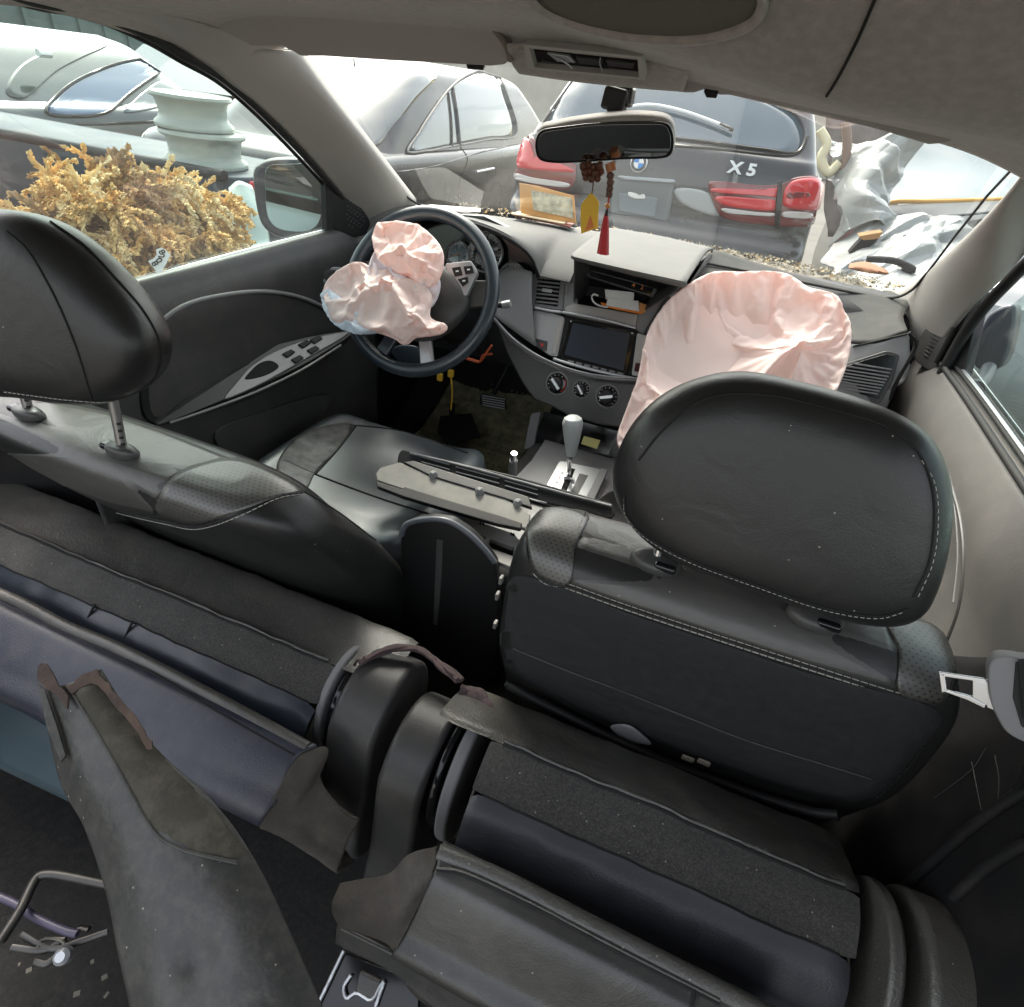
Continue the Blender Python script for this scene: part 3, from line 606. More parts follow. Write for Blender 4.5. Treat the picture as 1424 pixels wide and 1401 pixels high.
# frame of the cubby
panel('centre_frame', CP, [(787, 366), (799, 362), (803, 424), (783, 432)], .03, M['plastic_mid'], dash, .003, off=.006)
panel('centre_frame', CP, [(957, 394), (985, 350), (992, 352), (915, 440), (896, 466), (884, 458), (886, 436)], .03, M['plastic_mid'], dash, .003, off=.004)
panel('cubby_sill', CP, [(799, 421), (886, 436), (884, 456), (784, 436), (786, 426)], .03, M['pillar'], dash, .004, off=.008)
tube('chrome_line', [cp(*p, .012) for p in ((782, 434), (830, 442), (884, 456))], .0036, M['silver'], dash, 8, n=12)
tube('chrome_line', [cp(*p, .012) for p in ((744, 428), (764, 432), (781, 434))], .0036, M['silver'], dash, 8, n=12)
# round the screen
panel('screen_surround', CP, [(782, 438), (888, 458), (878, 522), (773, 496)], .03, M['black'], dash, .003, off=.001)
scr = thing('touch_screen', 'dark blank touch screen mounted in the middle of the dashboard', 'screen', tuple(cp(828, 480)))
panel('screen_bezel', CP, [(792, 443), (883, 461), (872, 521), (778, 498)], .016, M['gloss'], scr, .002, off=.007, r=4)
panel('screen_glass', CP, [(797, 449), (876, 464), (867, 515), (785, 493)], .002, mat('blank_display', (.035, .045, .062), .25, spec=.6), scr, .0006, off=.0082)
for i in range(7): panel('screen_key', CP, [(790+i*11.5, 500+i*2.8), (798+i*11.5, 502+i*2.8), (797+i*11.5, 505+i*2.8), (789+i*11.5, 503+i*2.8)], .002, M['plastic_mid'], scr, .0004, off=.0082)
for p in ((794, 446.5), (879, 463)): lathe('screw', [(.0022, 0), (.0022, .001)], cp(*p, .0082), CP.n, M['silver'], scr, 8)
# silver side bezels
panel('silver_bezel', CP, [(741, 430), (776, 437), (786, 442), (775, 496), (764, 494), (742, 478)], .02, M['silver'], dash, .004, off=.006, r=4)
panel('bezel_groove', CP, [(776, 440), (784, 444), (773, 493), (767, 491)], .004, M['pillar'], dash, .001, off=.009)
panel('hazard_button', CP, [(745, 470), (761, 474), (760, 488), (748, 484)], .004, M['plastic'], dash, .0015, off=.010)
panel('hazard_mark', CP, [(751, 477), (756, 478), (754, 483)], .0005, M['red'], dash, 0, off=.0106)
panel('silver_bezel', CP, [(886, 462), (905, 468), (900, 524), (878, 522)], .02, M['silver'], dash, .004, off=.006, r=4)
panel('side_button', CP, [(884, 504), (895, 506), (893, 518), (882, 516)], .004, M['gloss'], dash, .001, off=.010)
# left air vent
panel('vent_housing', CP, [(737, 380), (788, 376), (783, 432), (735, 428)], .05, M['plastic_mid'], dash, .004, off=-.002)
panel('vent_mouth', CP, [(748, 381), (780, 385), (775, 426), (744, 421)], .004, M['gloss'], dash, .001, off=.0)
for i in range(7):
    y = 385+i*5.6
    panel('vent_slat', CP, [(747-i*.4, y-1), (779-i*.6, y+2.5), (779-i*.6, y+4.6), (747-i*.4, y+1.2)], .008, M['plastic_mid'], dash, .0006, off=.0035)
panel('vent_tab', CP, [(754, 400), (768, 402), (767, 407), (753, 405)], .004, M['silver'], dash, .001, off=.006)
# panel right of the wheel
patch('side_panel', [[Y(692, 376, 1.46), Y(718, 372, 1.45), Y(740, 378, 1.44)], [Y(690, 410, 1.42), Y(715, 408, 1.415), Y(740, 420, 1.41)], [Y(686, 438, 1.38), Y(712, 458, 1.375), Y(745, 482, 1.37)]], 12, 12, M['plastic_mid'], dash, thick=.006)
# lower band with heater knobs
LB = PL((0, 1.335, .88), (0, -1, .30))
band = [(688, 446), (712, 474), (745, 498), (785, 516), (830, 528), (880, 532), (935, 530), (925, 570), (905, 600), (870, 596), (830, 590), (790, 578), (765, 565), (742, 556), (724, 530), (704, 490)]
panel('lower_band', LB, band, .07, M['plastic'], dash, .006, off=-.004)
tube('band_edge', [LB.at(*p, .002) for p in ((684, 440), (712, 470), (745, 494), (785, 512), (830, 524), (880, 528), (930, 526))], .0045, M['plastic_mid'], dash, 8, n=40)
tube('silver_sill', [cp(*p, .012) for p in ((770, 499), (800, 508), (840, 518), (880, 526))], .0042, M['silver'], dash, 8, n=16)
tube('band_silver_line', [LB.at(*p, .0065) for p in ((686, 441), (712, 469), (745, 492), (785, 510), (830, 521), (880, 525), (925, 523))], .0012, M['silver'], dash, 6, n=40)  # thin silver strip along the band
def knob(px, py, r, ang, mark):
    c = LB.at(px, py, -.004)
    nm = 'heater_knob'
    k = lathe(nm, [(r*1.15, 0), (r*1.15, .002), (r*1.05, .004), (r*1.0, .003)], c, LB.n, M['plastic_mid'], dash)
    lathe('knob_dial', [(r*.98, .0035), (r*.9, .0045), (0, .0045)], c, LB.n, M['gloss'], k)
    lathe('knob_grip', [(r*.62, .004), (r*.60, .016), (r*.5, .018), (0, .018)], c, LB.n, M['black'], k)
    u = V(1, 0, 0); w = LB.n.cross(u); d = u*math.cos(ang)+w*math.sin(ang); s = LB.n.cross(d)
    pts = [c+LB.n*.018+d*a*r*.62+s*b*r*.14 for a, b in ((-1, -1), (1, -1), (1, 1), (-1, 1))]
    prism('knob_pointer', pts, LB.n*.006, M['silver'], k, .001)
    for i in range(11):
        a = math.radians(-40+i*26); p = c+LB.n*.0046+(u*math.cos(a)+w*math.sin(a))*r*.82
        e = (u*math.cos(a)+w*math.sin(a)); f = LB.n.cross(e)
        mm = M['red'] if (mark == 'red' and i < 4) else M['white']
        prism('dial_mark', [p+e*.0012+f*.0006, p-e*.0012+f*.0006, p-e*.0012-f*.0006, p+e*.0012-f*.0006], LB.n*.0004, mm, k, 0)
    if mark == 'red':
        tube('red_arc', [c+LB.n*.005+(u*math.cos(a)+w*math.sin(a))*r*.86 for a in np.linspace(-.9, .75, 14)], .0011, M['red'], k, 6)
knob(775, 533, .026, 2.4, 'red'); knob(809, 541, .020, 2.3, ''); knob(845, 551, .026, .35, '')
# passenger side: upper panel, lower face, slatted corner vent
pu = [[V(.195, 1.715, 1.180), wsat(.35)+V(0, 0, 0), wsat(.5), V(.665, 1.615, 1.166)],
      [Y(965, 376, 1.60), Y(1060, 400, 1.58), Y(1160, 440, 1.54), Y(1256, 440, 1.53)],
      [Y(935, 418, 1.50), Y(1030, 450, 1.45), Y(1190, 477, 1.42), Y(1262, 461, 1.44)]]
patch('glove_panel', pu, 30, 20, mat('slate_grey_dash_plastic', (.060, .061, .060), .85, spec=.2, bump=(600, .4, 'noise'), var=.06, dust=.1), dash, thick=.006)
pl_ = [[Y(935, 420, 1.499), Y(1030, 452, 1.449), Y(1190, 479, 1.42), Y(1264, 463, 1.44)],
       [Y(900, 466, 1.44), Y(1000, 520, 1.38), Y(1160, 545, 1.36), Y(1262, 520, 1.40)],
       [Y(885, 530, 1.36), Y(1000, 590, 1.34), Y(1150, 610, 1.34), Y(1235, 560, 1.37)], [V(.10, 1.34, .72), V(.25, 1.34, .70), V(.5, 1.34, .70), V(.69, 1.38, .70)]]
gp = patch('glove_face', pl_, 40, 40, M['plastic_mid'], dash, thick=.006)
S_p = Surf(gp)
tube('panel_gap', [p for p in S_p.line([(1186, 482), (1220, 474), (1262, 464)], 12, .001)], .0022, M['seam'], dash, 6)
tube('side_gap', [Y(*p, 1.37) for p in ((1264, 462), (1274, 480), (1250, 525), (1236, 556))], .004, M['seam'], dash, 6, n=16)
VP = PL(S_p.at(1200, 520, .004), (-.05, -1, .35))
vo = [(1164, 512), (1232, 492), (1246, 496), (1238, 524), (1222, 554), (1196, 548), (1150, 530)]
panel('vent_rim', VP, [(1156, 512), (1234, 487), (1252, 493), (1243, 527), (1224, 562), (1190, 556), (1146, 536)], .012, M['plastic'], dash, .002, r=5)
panel('vent_mouth', VP, vo, .004, M['gloss'], dash, .001, off=.0015)
for i in range(10):
    y0, y1 = 499+i*5.6-2, 494+i*5.6+6
    xl = max(1152, 1200-(i*14)); xr = 1243-i*2.4
    yl = 505+i*4.4-(1200-xl)*.10; yr = yl+(xr-xl)*.16
    if i == 0: continue
    panel('vent_slat', VP, [(xl, yl-4), (xr, yr-4), (xr, yr-1.8), (xl, yl-1.6)], .008, M['plastic_mid'], dash, .0006, off=.0045)
# small centre right vent beside the airbag
panel('vent_housing', CP, [(928, 410), (945, 418), (910, 462), (893, 464)], .02, M['plastic'], dash, .003, off=.012)
for i in range(5):
    panel('vent_slat', CP, [(927-i*5, 424+i*8), (936-i*5, 427+i*8), (935-i*5, 430+i*8), (926-i*5, 427+i*8)], .004, M['gloss'], dash, .0005, off=.014)
# instrument cluster
cl = thing('instrument_cluster', 'three round gauges in a dark hooded instrument cluster behind the steering wheel', 'gauges', (-.36, 1.47, 1.1))
GP = PL((-.36, 1.465, 1.09), (0, -.93, .36))
prism('cluster_back', [V(-.58, 1.50, 1.13), V(-.50, 1.49, 1.185), V(-.36, 1.485, 1.20), V(-.24, 1.49, 1.17), V(-.19, 1.50, 1.08), V(-.20, 1.46, .99), V(-.55, 1.46, .99)], V(0, .02, 0), M['gloss'], cl, 0)
for px, py, r in ((637, 354, .034), (676, 352, .048), (713, 386, .036)):
    c = GP.at(px, py, .004)
    gg = lathe('gauge_ring', [(r, 0), (r, .010), (r*.94, .012), (r*.92, .002)], c, GP.n, M['silver'], cl)
    lathe('gauge_face', [(r*.91, .002), (0, .002)], c, GP.n, M['glassdark'], gg)
    u = V(1, 0, 0); w = GP.n.cross(u)
    for i in range(21):
        a = math.radians(-35+i*12.5); e = u*math.cos(a)+w*math.sin(a); f = GP.n.cross(e); p = c+GP.n*.0024+e*r*.80; L_ = .0035 if i % 2 == 0 else .002
        prism('gauge_tick', [p+e*L_+f*.0005, p-e*L_+f*.0005, p-e*L_-f*.0005, p+e*L_-f*.0005], GP.n*.0004, M['white'], gg, 0)
    e = u*math.cos(3.6)+w*math.sin(3.6); f = GP.n.cross(e)
    prism('gauge_needle', [c+GP.n*.004-e*.006+f*.001, c+GP.n*.004-e*.006-f*.001, c+GP.n*.004+e*r*.75], GP.n*.0006, M['orange'], gg, 0)
    for i in range(0, 9, 2 if r > .035 else 4):
        a = math.radians(215-i*31); e = u*math.cos(a)+w*math.sin(a)
        txt('gauge_number', str(i*20) if r > .04 else str(i), r*.17, frame(c+GP.n*.0024+e*r*.58, u, GP.n), M['white'], gg, .0002)
# box on the dash with the note, strip of paper at the left, things in the cubby
bx = thing('box', 'orange cardboard sleeve with a printed note propped against the windscreen', 'box', tuple(at('z', 750, 290, 1.19)))
BP = PL(at('y', 760, 290, 1.665), (.05, -1, .28))
panel('sleeve', BP, [(722, 254), (746, 258), (798, 272), (801, 310), (770, 306), (724, 296)], .006, mat('orange_card', (.62, .33, .12), .7, var=.12, vs=14), bx, .001)
panel('printed_note', BP, [(738, 264), (795, 275), (798, 304), (742, 292)], .0008, mat('cream_note', (.66, .60, .44), .8, c2=(.28, .27, .22), vs=55), bx, 0, off=.0015)
bk_ = thing('booklet', 'thin red brown booklet lying on the dashboard top under the orange sleeve', 'booklet', tuple(at('z', 750, 302, 1.19)))
prism('cover', [Z(*p, 1.184) for p in ((713, 300), (722, 296), (800, 311), (793, 317))], V(0, 0, .004), mat('brown_cover', (.16, .04, .025), .6), bk_, .001)
prism('page', [Z(*p, 1.1885) for p in ((711, 298), (722, 295), (790, 308), (784, 312))], V(0, 0, .003), mat('cream_pages', (.75, .62, .42), .8), bk_, .0006)
pp = thing('paper_strip', 'thin white paper strip on the dashboard top behind the steering wheel', 'paper', tuple(at('z', 620, 292, 1.185)))
prism('strip_sheet', [Z(*p, 1.184) for p in ((572, 288), (600, 285), (668, 290), (668, 295), (610, 292))], V(0, 0, .0012), M['paper'], pp, 0)
pk = thing('paper_packet', 'small white folded packets lying in the open dashboard cubby', 'paper', tuple(Y(862, 418, 1.44)))
PP = PL(Y(860, 418, 1.445), (0, -.75, .65))
panel('packet', PP, [(841, 402), (882, 406), (881, 418), (842, 413)], .012, M['paper'], pk, .001, off=.006)
panel('packet', PP, [(845, 414), (888, 418), (889, 432), (843, 424)], .006, M['paper'], pk, .001, off=.008)
panel('packet_end', PP, [(889, 420), (899, 423), (897, 434), (889, 433)], .008, mat('orange_foil', (.62, .28, .10), .5), pk, .001, off=.006)
tube('white_hook', [PP.at(*p, .008) for p in ((832, 411), (826, 409), (823, 413), (826, 420), (834, 425), (845, 427))], .0022, M['paper'], pk, 8, n=18)
tr_ = thing('receipt', 'reddish receipt lying under the white packets in the cubby', 'paper', tuple(Y(850, 430, 1.43)))
panel('receipt_sheet', PP, [(835, 420), (893, 432), (892, 437), (838, 426)], .001, M['orange'], tr_, 0, off=.003)

# ================================================================== STEERING WHEEL
sw = thing('steering_wheel', 'dark steering wheel with silver button pod on its right spoke', 'steering wheel', (-.37, 1.17, 1.08))
WC = V(-.37, 1.17, 1.08); WN = V(0, -math.cos(math.radians(30)), math.sin(math.radians(30))); WU = V(0, math.sin(math.radians(30)), math.cos(math.radians(30))); WX = V(1, 0, 0)
def wh(a, r, h=0): return WC+WX*math.cos(a)*r+WU*math.sin(a)*r+WN*h
tube('rim', [wh(2*PI*k/72, .172) for k in range(72)], .0155, mat('blue_black_leather', (.022, .032, .042), .3, bump=(500, .25, 'leather'), spec=.7), sw, 14, closed=True)
WP = PL(WC, WN)
hubo = [wh(a, r) for a, r in ((0, .125), (.5, .10), (1.0, .08), (PI/2, .07), (2.1, .08), (2.64, .10), (PI, .125), (3.6, .115), (4.2, .11), (4.71, .105), (5.2, .11), (5.7, .115))]
puff('hub', hubo, WN, M['plastic'], sw, .022, .04, .45, 8, N=60)
for a0, w in ((.15, .030), (PI-.15, .030)):
    pts = [wh(a0-.12, .165), wh(a0+.22 if a0 < 1 else a0+.12, .165), wh(a0+.42 if a0 < 1 else a0+.3, .08), wh(a0-.35, .08)]
    prism('spoke', [p-WN*.004 for p in pts], -WN*.016, M['plastic'], sw, .004)
for a0 in (-PI/2-.38, -PI/2+.38):
    pts = [wh(a0-.10, .165), wh(a0+.10, .165), wh(a0+.2, .07), wh(a0-.2, .07)]
    prism('lower_spoke', [p-WN*.006 for p in pts], -WN*.014, M['silver'] if a0 > -PI/2 else M['darkpaint'], sw, .004)
pod = panel('button_pod', WP, [(618, 366), (655, 362), (664, 378), (648, 412), (640, 408), (626, 388)], .014, M['silver'], sw, .002, off=.012, r=4)
for q in ([(628, 372), (640, 370), (643, 382), (632, 384)], [(644, 370), (656, 369), (659, 379), (647, 381)], [(636, 388), (650, 384), (651, 392), (643, 398)]):
    panel('wheel_button', WP, q, .005, M['black'], pod, .001, off=.0145)
    cx = sum(p[0] for p in q)/len(q); cy = sum(p[1] for p in q)/len(q)
    panel('button_mark', WP, [(cx-2, cy-1), (cx+2, cy-1.4), (cx+2, cy+.6), (cx-2, cy+1)], .0003, M['white'], pod, 0, off=.0150)
lathe('column_shroud', [(.05, 0), (.055, -.06), (.06, -.2), (.05, -.26)], WC-WN*.03, WN, M['black'], sw, 24)
st = thing('indicator_stalk', 'black control stalk with silver end right of the steering column', 'stalk', (-.25, 1.25, 1.03))
tube('stalk_arm', [V(-.31, 1.26, 1.03), Y(676, 424, 1.27), Y(700, 424, 1.275)], .007, M['black'], st, 10, n=8)
tube('stalk_end', [Y(699, 424, 1.275), Y(710, 422, 1.277)], .0085, M['silver'], st, 10)
tube('stalk_ring', [Y(660, 420, 1.265), Y(668, 421, 1.267)], .012, M['pillar'], st, 12)
kc = thing('hanging_ribbon', 'orange red ribbon hanging at the steering column below the rim', 'ribbon', tuple(Y(660, 490, 1.3)))
tube('ribbon_cord', [Y(*p, 1.28) for p in ((638, 495), (655, 500), (668, 502), (678, 488), (684, 480))], .004, mat('rust_red_cord', (.42, .08, .03), .7), kc, 6, n=16, flat=.5)
tube('ribbon_cord', [Y(*p, 1.28) for p in ((668, 502), (672, 494), (684, 492))], .003, mat('rust_red_cord_2', (.42, .08, .03), .7), kc, 6, n=10)
ky = thing('fuse_tab', 'two small yellow connectors hanging with a yellow wire under the dashboard', 'connector', tuple(Y(620, 525, 1.35)))
YEL = mat('yellow_plastic', (.65, .38, .03), .5)
for p in ((612, 524), (627, 519)): box('yellow_plug', Y(*p, 1.35), (.016, .012, .022), YEL, ky, .003)
tube('yellow_wire', [Y(*p, 1.35) for p in ((627, 524), (629, 545), (627, 570))], .0022, YEL, ky, 6, n=12)

# ================================================================== AIRBAGS
def bag(name, pl, out, hf, hb, m, parent, seed=1, ex=.55, cen=None, folds=(), tacks=(), vox=.0065, frames=24, shrink=-.22, press=.0, grav=.5, sub=1):
    """a two sided nylon bag over an outline: rim, back and a few tack points are held, the spare cloth of the front buckles into folds"""
    n = pl.n; P = [pl.at(*p) for p in out]; L_ = [(pl.at(*a, hf*.7), pl.at(*b, hf*.7), w, h) for a, b, w, h in folds]
    def f(p):
        d = 0
        for a, b, w, h in L_:
            ab = b-a; t = max(0, min(1, (p-a).dot(ab)/ab.length_squared)); r = (p-(a+ab*t)).length/w
            if r < 1: d += h*(1-r)**1.1
        return p+n*(d+.004*fbm(p+V(seed, 0, 0), 12))
    o = puff(name, P, n, m, parent, hf, hb, ex, 20, disp=f, N=100, cen=pl.at(*cen) if cen else None)
    r = o.modifiers.new('r', 'REMESH'); r.mode = 'VOXEL'; r.voxel_size = vox
    dg = bpy.context.evaluated_depsgraph_get(); me = bpy.data.meshes.new_from_object(o.evaluated_get(dg)); o.modifiers.clear(); o.data = me
    T = [pl.at(*q, hf*.8) for q in tacks]; base = sum(P, Vector())/len(P); pin = []
    for v in me.vertices:
        h = (v.co-base).dot(n)
        if h < hf*.12: pin.append((v.index, 1.0))
        else:
            for q in T:
                if (v.co-q-n*n.dot(v.co-q)).length < vox*1.3: pin.append((v.index, 1.0)); v.co -= n*.012; break
    vg = o.vertex_groups.new(name='pin')
    for i, w in pin: vg.add([i], w, 'REPLACE')
    md = o.modifiers.new('c', 'CLOTH'); c = md.settings; c.quality = 6; c.mass = .15; c.tension_stiffness = c.compression_stiffness = 10; c.shear_stiffness = 6; c.bending_stiffness = .02
    c.tension_damping = c.compression_damping = c.shear_damping = 8; c.bending_damping = .5; c.air_damping = 3
    c.vertex_group_mass = 'pin'; c.pin_stiffness = 1; c.shrink_min = shrink; c.shrink_max = shrink
    if press: c.use_pressure = True; c.uniform_pressure_force = press
    c.effector_weights.gravity = grav; md.collision_settings.use_collision = False; md.point_cache.frame_start = 1; md.point_cache.frame_end = frames+2
    for k in range(1, frames+1): S.frame_set(k)
    dg = bpy.context.evaluated_depsgraph_get(); me = bpy.data.meshes.new_from_object(o.evaluated_get(dg))
    o.modifiers.clear(); o.vertex_groups.clear(); o.data = me
    me.materials.clear(); me.materials.append(m)
    for p in me.polygons: p.use_smooth = True
    sb = o.modifiers.new('sub', 'SUBSURF'); sb.levels = sb.render_levels = sub
    S.frame_set(1)
    return o
ab = thing('airbag', 'small crumpled pale pink airbag hanging out of the steering wheel hub', 'airbag', (-.43, 1.1, 1.08))
A1 = PL(WC+WN*.060, WN+V(-.05, 0, 0)); A2 = PL(WC+WN*.068, WN+V(-.12, 0, .05))
bag('upper_fold', A1, [(521, 322), (528, 310), (552, 307), (580, 312), (602, 328), (616, 350), (614, 376), (600, 400), (570, 386), (545, 372), (532, 360), (522, 345)], .035, .03, M['bag'], ab, 3, tacks=((560, 352), (590, 372)), folds=(((524, 325), (560, 345), .02, .014), ((560, 345), (612, 388), .014, .02), ((580, 345), (612, 352), .015, .010), ((540, 360), (590, 386), .016, -.02)))
bag('lower_fold', A2, [(450, 408), (462, 386), (482, 368), (502, 364), (520, 372), (540, 376), (562, 384), (590, 396), (600, 412), (597, 440), (622, 452), (612, 464), (590, 468), (575, 470), (562, 480), (545, 470), (520, 462), (492, 456), (472, 448), (462, 430)], .035, .03, M['bag'], ab, 5, tacks=((505, 400), (545, 400), (575, 448)), folds=(((492, 372), (505, 400), .016, -.02), ((505, 410), (540, 385), .016, .022), ((540, 385), (575, 430), .014, .026), ((575, 430), (618, 452), .012, .018), ((500, 405), (500, 455), .018, -.014), ((560, 392), (600, 430), .016, -.024)))
bag('side_fold', PL(WC+WN*.055, WN), [(512, 372), (520, 350), (534, 352), (560, 380), (590, 402), (600, 380), (612, 392), (598, 428), (560, 420), (520, 400)], .022, .03, mat('airbag_pale_side', (.80, .72, .76), .8, bump=(900, .25, 'noise')), ab, 8)
bag('white_hem', PL(WC+WN*.092, WN+V(-.2, 0, 0)), [(447, 408), (460, 404), (480, 420), (504, 430), (530, 458), (502, 464), (474, 456), (456, 436)], .020, .03, mat('bluish_white_lining', (.68, .76, .86), .8), ab, 9)
pb = thing('airbag', 'large deflated pale pink airbag draped out of the passenger side of the dashboard', 'airbag', (.4, 1.35, 1.1))
BPn = PL(Y(1020, 480, 1.30), (-.02, -.80, .60))
bag('bag_cloth', BPn, [(985, 380), (1030, 378), (1090, 379), (1125, 400), (1162, 410), (1172, 430), (1183, 450), (1182, 490), (1165, 540), (1120, 600), (1040, 640), (950, 640), (872, 632), (858, 610), (868, 575), (885, 530), (893, 490), (905, 452), (935, 412)], .055, .03, M['bag'], pb, 12, cen=(1030, 490), ex=.5, frames=30, shrink=-.14, tacks=((1118, 474), (925, 560)), folds=(((895, 490), (960, 440), .03, 0.010), ((960, 440), (1060, 395), .03, 0.014), ((930, 480), (1040, 408), .024, -0.015), ((1000, 470), (1090, 415), .026, 0.017), ((1090, 415), (1165, 412), .022, 0.014), ((1000, 480), (1020, 510), .026, -0.016), ((1045, 455), (1110, 450), .02, 0.016), ((1125, 440), (1150, 425), .016, -0.014), ((1120, 478), (1180, 450), .018, 0.012), ((905, 600), (990, 480), .03, 0.010), ((950, 545), (1010, 500), .02, -0.015), ((1010, 520), (1090, 505), .024, -0.014), ((1060, 490), (1140, 500), .02, 0.011)))

# ================================================================== MIRROR AND CHARMS
rm = thing('rear_view_mirror', 'pale framed rear view mirror hanging from the middle of the windscreen', 'mirror', tuple(Y(842, 195, 1.0)))
RP = PL(Y(842, 195, 1.0), (.16, -.93, -.30))
ro = [(744, 205), (745, 190), (752, 178), (770, 174), (800, 168), (860, 161), (900, 161), (925, 165), (936, 176), (938, 196), (935, 214), (920, 221), (880, 222), (820, 226), (770, 226), (750, 222)]
panel('mirror_shell', RP, ro, .030, M['pillar'], rm, .009, smooth=80, off=-.004)
panel('mirror_rim', RP, [(744, 206), (746, 190), (754, 181), (775, 177), (830, 171), (900, 169), (926, 171), (935, 182), (937, 200), (933, 215), (918, 221), (870, 222), (810, 226), (770, 227), (750, 222)], .004, M['gloss'], rm, .0015, smooth=80, off=-.001)
panel('mirror_glass', RP, [(748, 207), (749, 192), (757, 184), (778, 180), (830, 174), (900, 172.5), (923, 174), (931, 184), (933, 200), (929, 212), (915, 217.5), (870, 218.5), (810, 222.5), (772, 223), (753, 219)], .002, mat('interior_mirror_glass', (.36, .37, .36), .02, 1), rm, .0005, smooth=80, off=.0012)
box('mirror_mount', Y(856, 138, 1.045), (.036, .03, .03), M['black'], rm, .005, rot=Matrix.Rotation(.12, 3, 'Y'))
box('mount_cover', Y(863, 133, 1.055), (.04, .03, .028), M['gloss'], rm, .006)
tube('mirror_stem', [Y(852, 150, 1.04), Y(848, 168, 1.02)], .008, M['plastic'], rm, 10)
br = thing('bead_string', 'dark wooden beads hung in a bunch under the rear view mirror', 'beads', tuple(Y(826, 235, .99)))
WOOD = mat('dark_brown_wood', (.10, .035, .018), .4, var=.4, vs=60)
for i, (x, y) in enumerate(((811, 231), (818, 229), (826, 232), (834, 230), (813, 239), (821, 238), (829, 240), (836, 238), (815, 246), (823, 248), (831, 247))):
    lathe('bead', [(0, -.006), (.0045, -.0045), (.0065, 0), (.0045, .0045), (0, .006)], Y(x, y, .99+.004*(i % 3)), V(1, .2*(i % 3), .3), WOOD, br, 12)
ch = thing('paper_charm', 'yellow and orange paper amulet hanging on a brown cord under the mirror', 'charm', tuple(Y(820, 295, .99)))
tube('cord', [Y(826, 240, .985), Y(825, 256, .985), Y(823, 270, .985)], .0012, WOOD, ch, 6)
CHP = PL(Y(820, 295, .985), (.1, -1, .05))
panel('amulet_card', CHP, [(821, 268), (825, 270), (833, 281), (831, 317), (808, 325), (807, 300), (808, 284)], .002, mat('amulet_yellow', (.85, .50, .02), .5), ch, .0006)
panel('red_mark', CHP, [(821, 298), (826, 316), (813, 321)], .0006, mat('amulet_orange', (.75, .20, .05), .5), ch, .0002, off=.0006)
ta = thing('tassel', 'red silk tassel with brown beads hanging under the mirror', 'tassel', tuple(Y(842, 300, .99)))
tube('tassel_beads', [Y(848, 226, .985), Y(851, 238, .985)], .0075, mat('orange_brown_bead', (.45, .16, .06), .4), ta, 10)
for i, (x, y) in enumerate(((849, 244), (849, 253), (848, 262), (847, 270))): lathe('bead', [(0, -.005), (.005, -.004), (.0058, 0), (.005, .004), (0, .005)], Y(x, y, .985), V(.1, 0, 1), WOOD, ta, 12)
tube('cord', [Y(847, 272, .985), Y(844, 296, .985)], .0014, M['red'], ta, 6)
lathe('knot', [(0, -.004), (.004, -.002), (.0045, .001), (0, .005)], Y(845, 286, .985), V(0, 0, 1), mat('orange_knot', (.65, .28, .08), .5), ta, 10)
tube('tassel_cap', [Y(844, 291, .985), Y(843, 300, .985)], lambda t: .002+.001*t, M['black'], ta, 8)
TR = mat('red_silk', (.55, .01, .02), .5, sheen=.5, bump=(900, 1, 'noise'))
rows = []
for i in range(12):
    t = i/11; c = lerp(Y(843, 298, .985), Y(838, 353, .985), t); r = .0028+.0065*t**.7
    rows.append([c+V(math.cos(a)*r*(1+.10*math.sin(a*9)), math.sin(a)*r*.8*(1+.10*math.cos(a*7)), 0) for a in np.linspace(0, 2*PI, 33)[:-1]])
gridm('silk_threads', rows, TR, ta, closed=True, cap=True)
# ================================================================== FRONT SEATS
def vloft(name, secs, m, parent, nv=80, nu=96, p=5, angle=70, disp=None, uvm=None):
    """secs: (z, x0, x1, yrear, yfront) from bottom to top; rounded-box cross-sections, closed at both ends"""
    keys = [V(s[0], (s[1]+s[2])/2, (s[2]-s[1])/2) for s in secs]; k2 = [V((s[3]+s[4])/2, (s[4]-s[3])/2, 0) for s in secs]
    K = sp(keys, nv); Q = sp(k2, nv); rows = []; uv = []
    for a, b in zip(K, Q):
        r = []
        for j in range(nu):
            t = 2*PI*j/nu; c, s = math.cos(t), math.sin(t)
            if p > 0:
                q = (abs(c)**p+abs(s)**p)**(-1/p); r.append(V(a.y+c*q*a.z, b.x+s*q*b.y, a.x)); continue
            # rounded-rectangle plan with bowed ends: corner radius R, evenly spread
            R = min(-p if p else .34, a.z*.45, b.y*.45); w, h = a.z-R, b.y-R; per = [2*h, R*PI/2, 2*w, R*PI/2]*2; T = sum(per); u = (j/nu)*T; k = 0
            while u > per[k]: u -= per[k]; k += 1
            if k == 0: x, y = a.z, -h+u
            elif k == 1: g = u/R; x, y = w+R*math.cos(g), h+R*math.sin(g)
            elif k == 2: x, y = w-u, b.y
            elif k == 3: g = PI/2+u/R; x, y = -w+R*math.cos(g), h+R*math.sin(g)
            elif k == 4: x, y = -a.z, h-u
            elif k == 5: g = PI+u/R; x, y = -w+R*math.cos(g), -h+R*math.sin(g)
            elif k == 6: x, y = -w+u, -b.y
            else: g = 1.5*PI+u/R; x, y = w+R*math.cos(g), -h+R*math.sin(g)
            y *= 1-.018*(x/a.z)**2; x *= 1-.02*(y/b.y)**2
            r.append(V(a.y+x, b.x+y, a.x))
        if disp: r = [disp(v) for v in r]
        rows.append(r)
    return gridm(name, rows, m, parent, closed=True, cap=True, angle=angle)
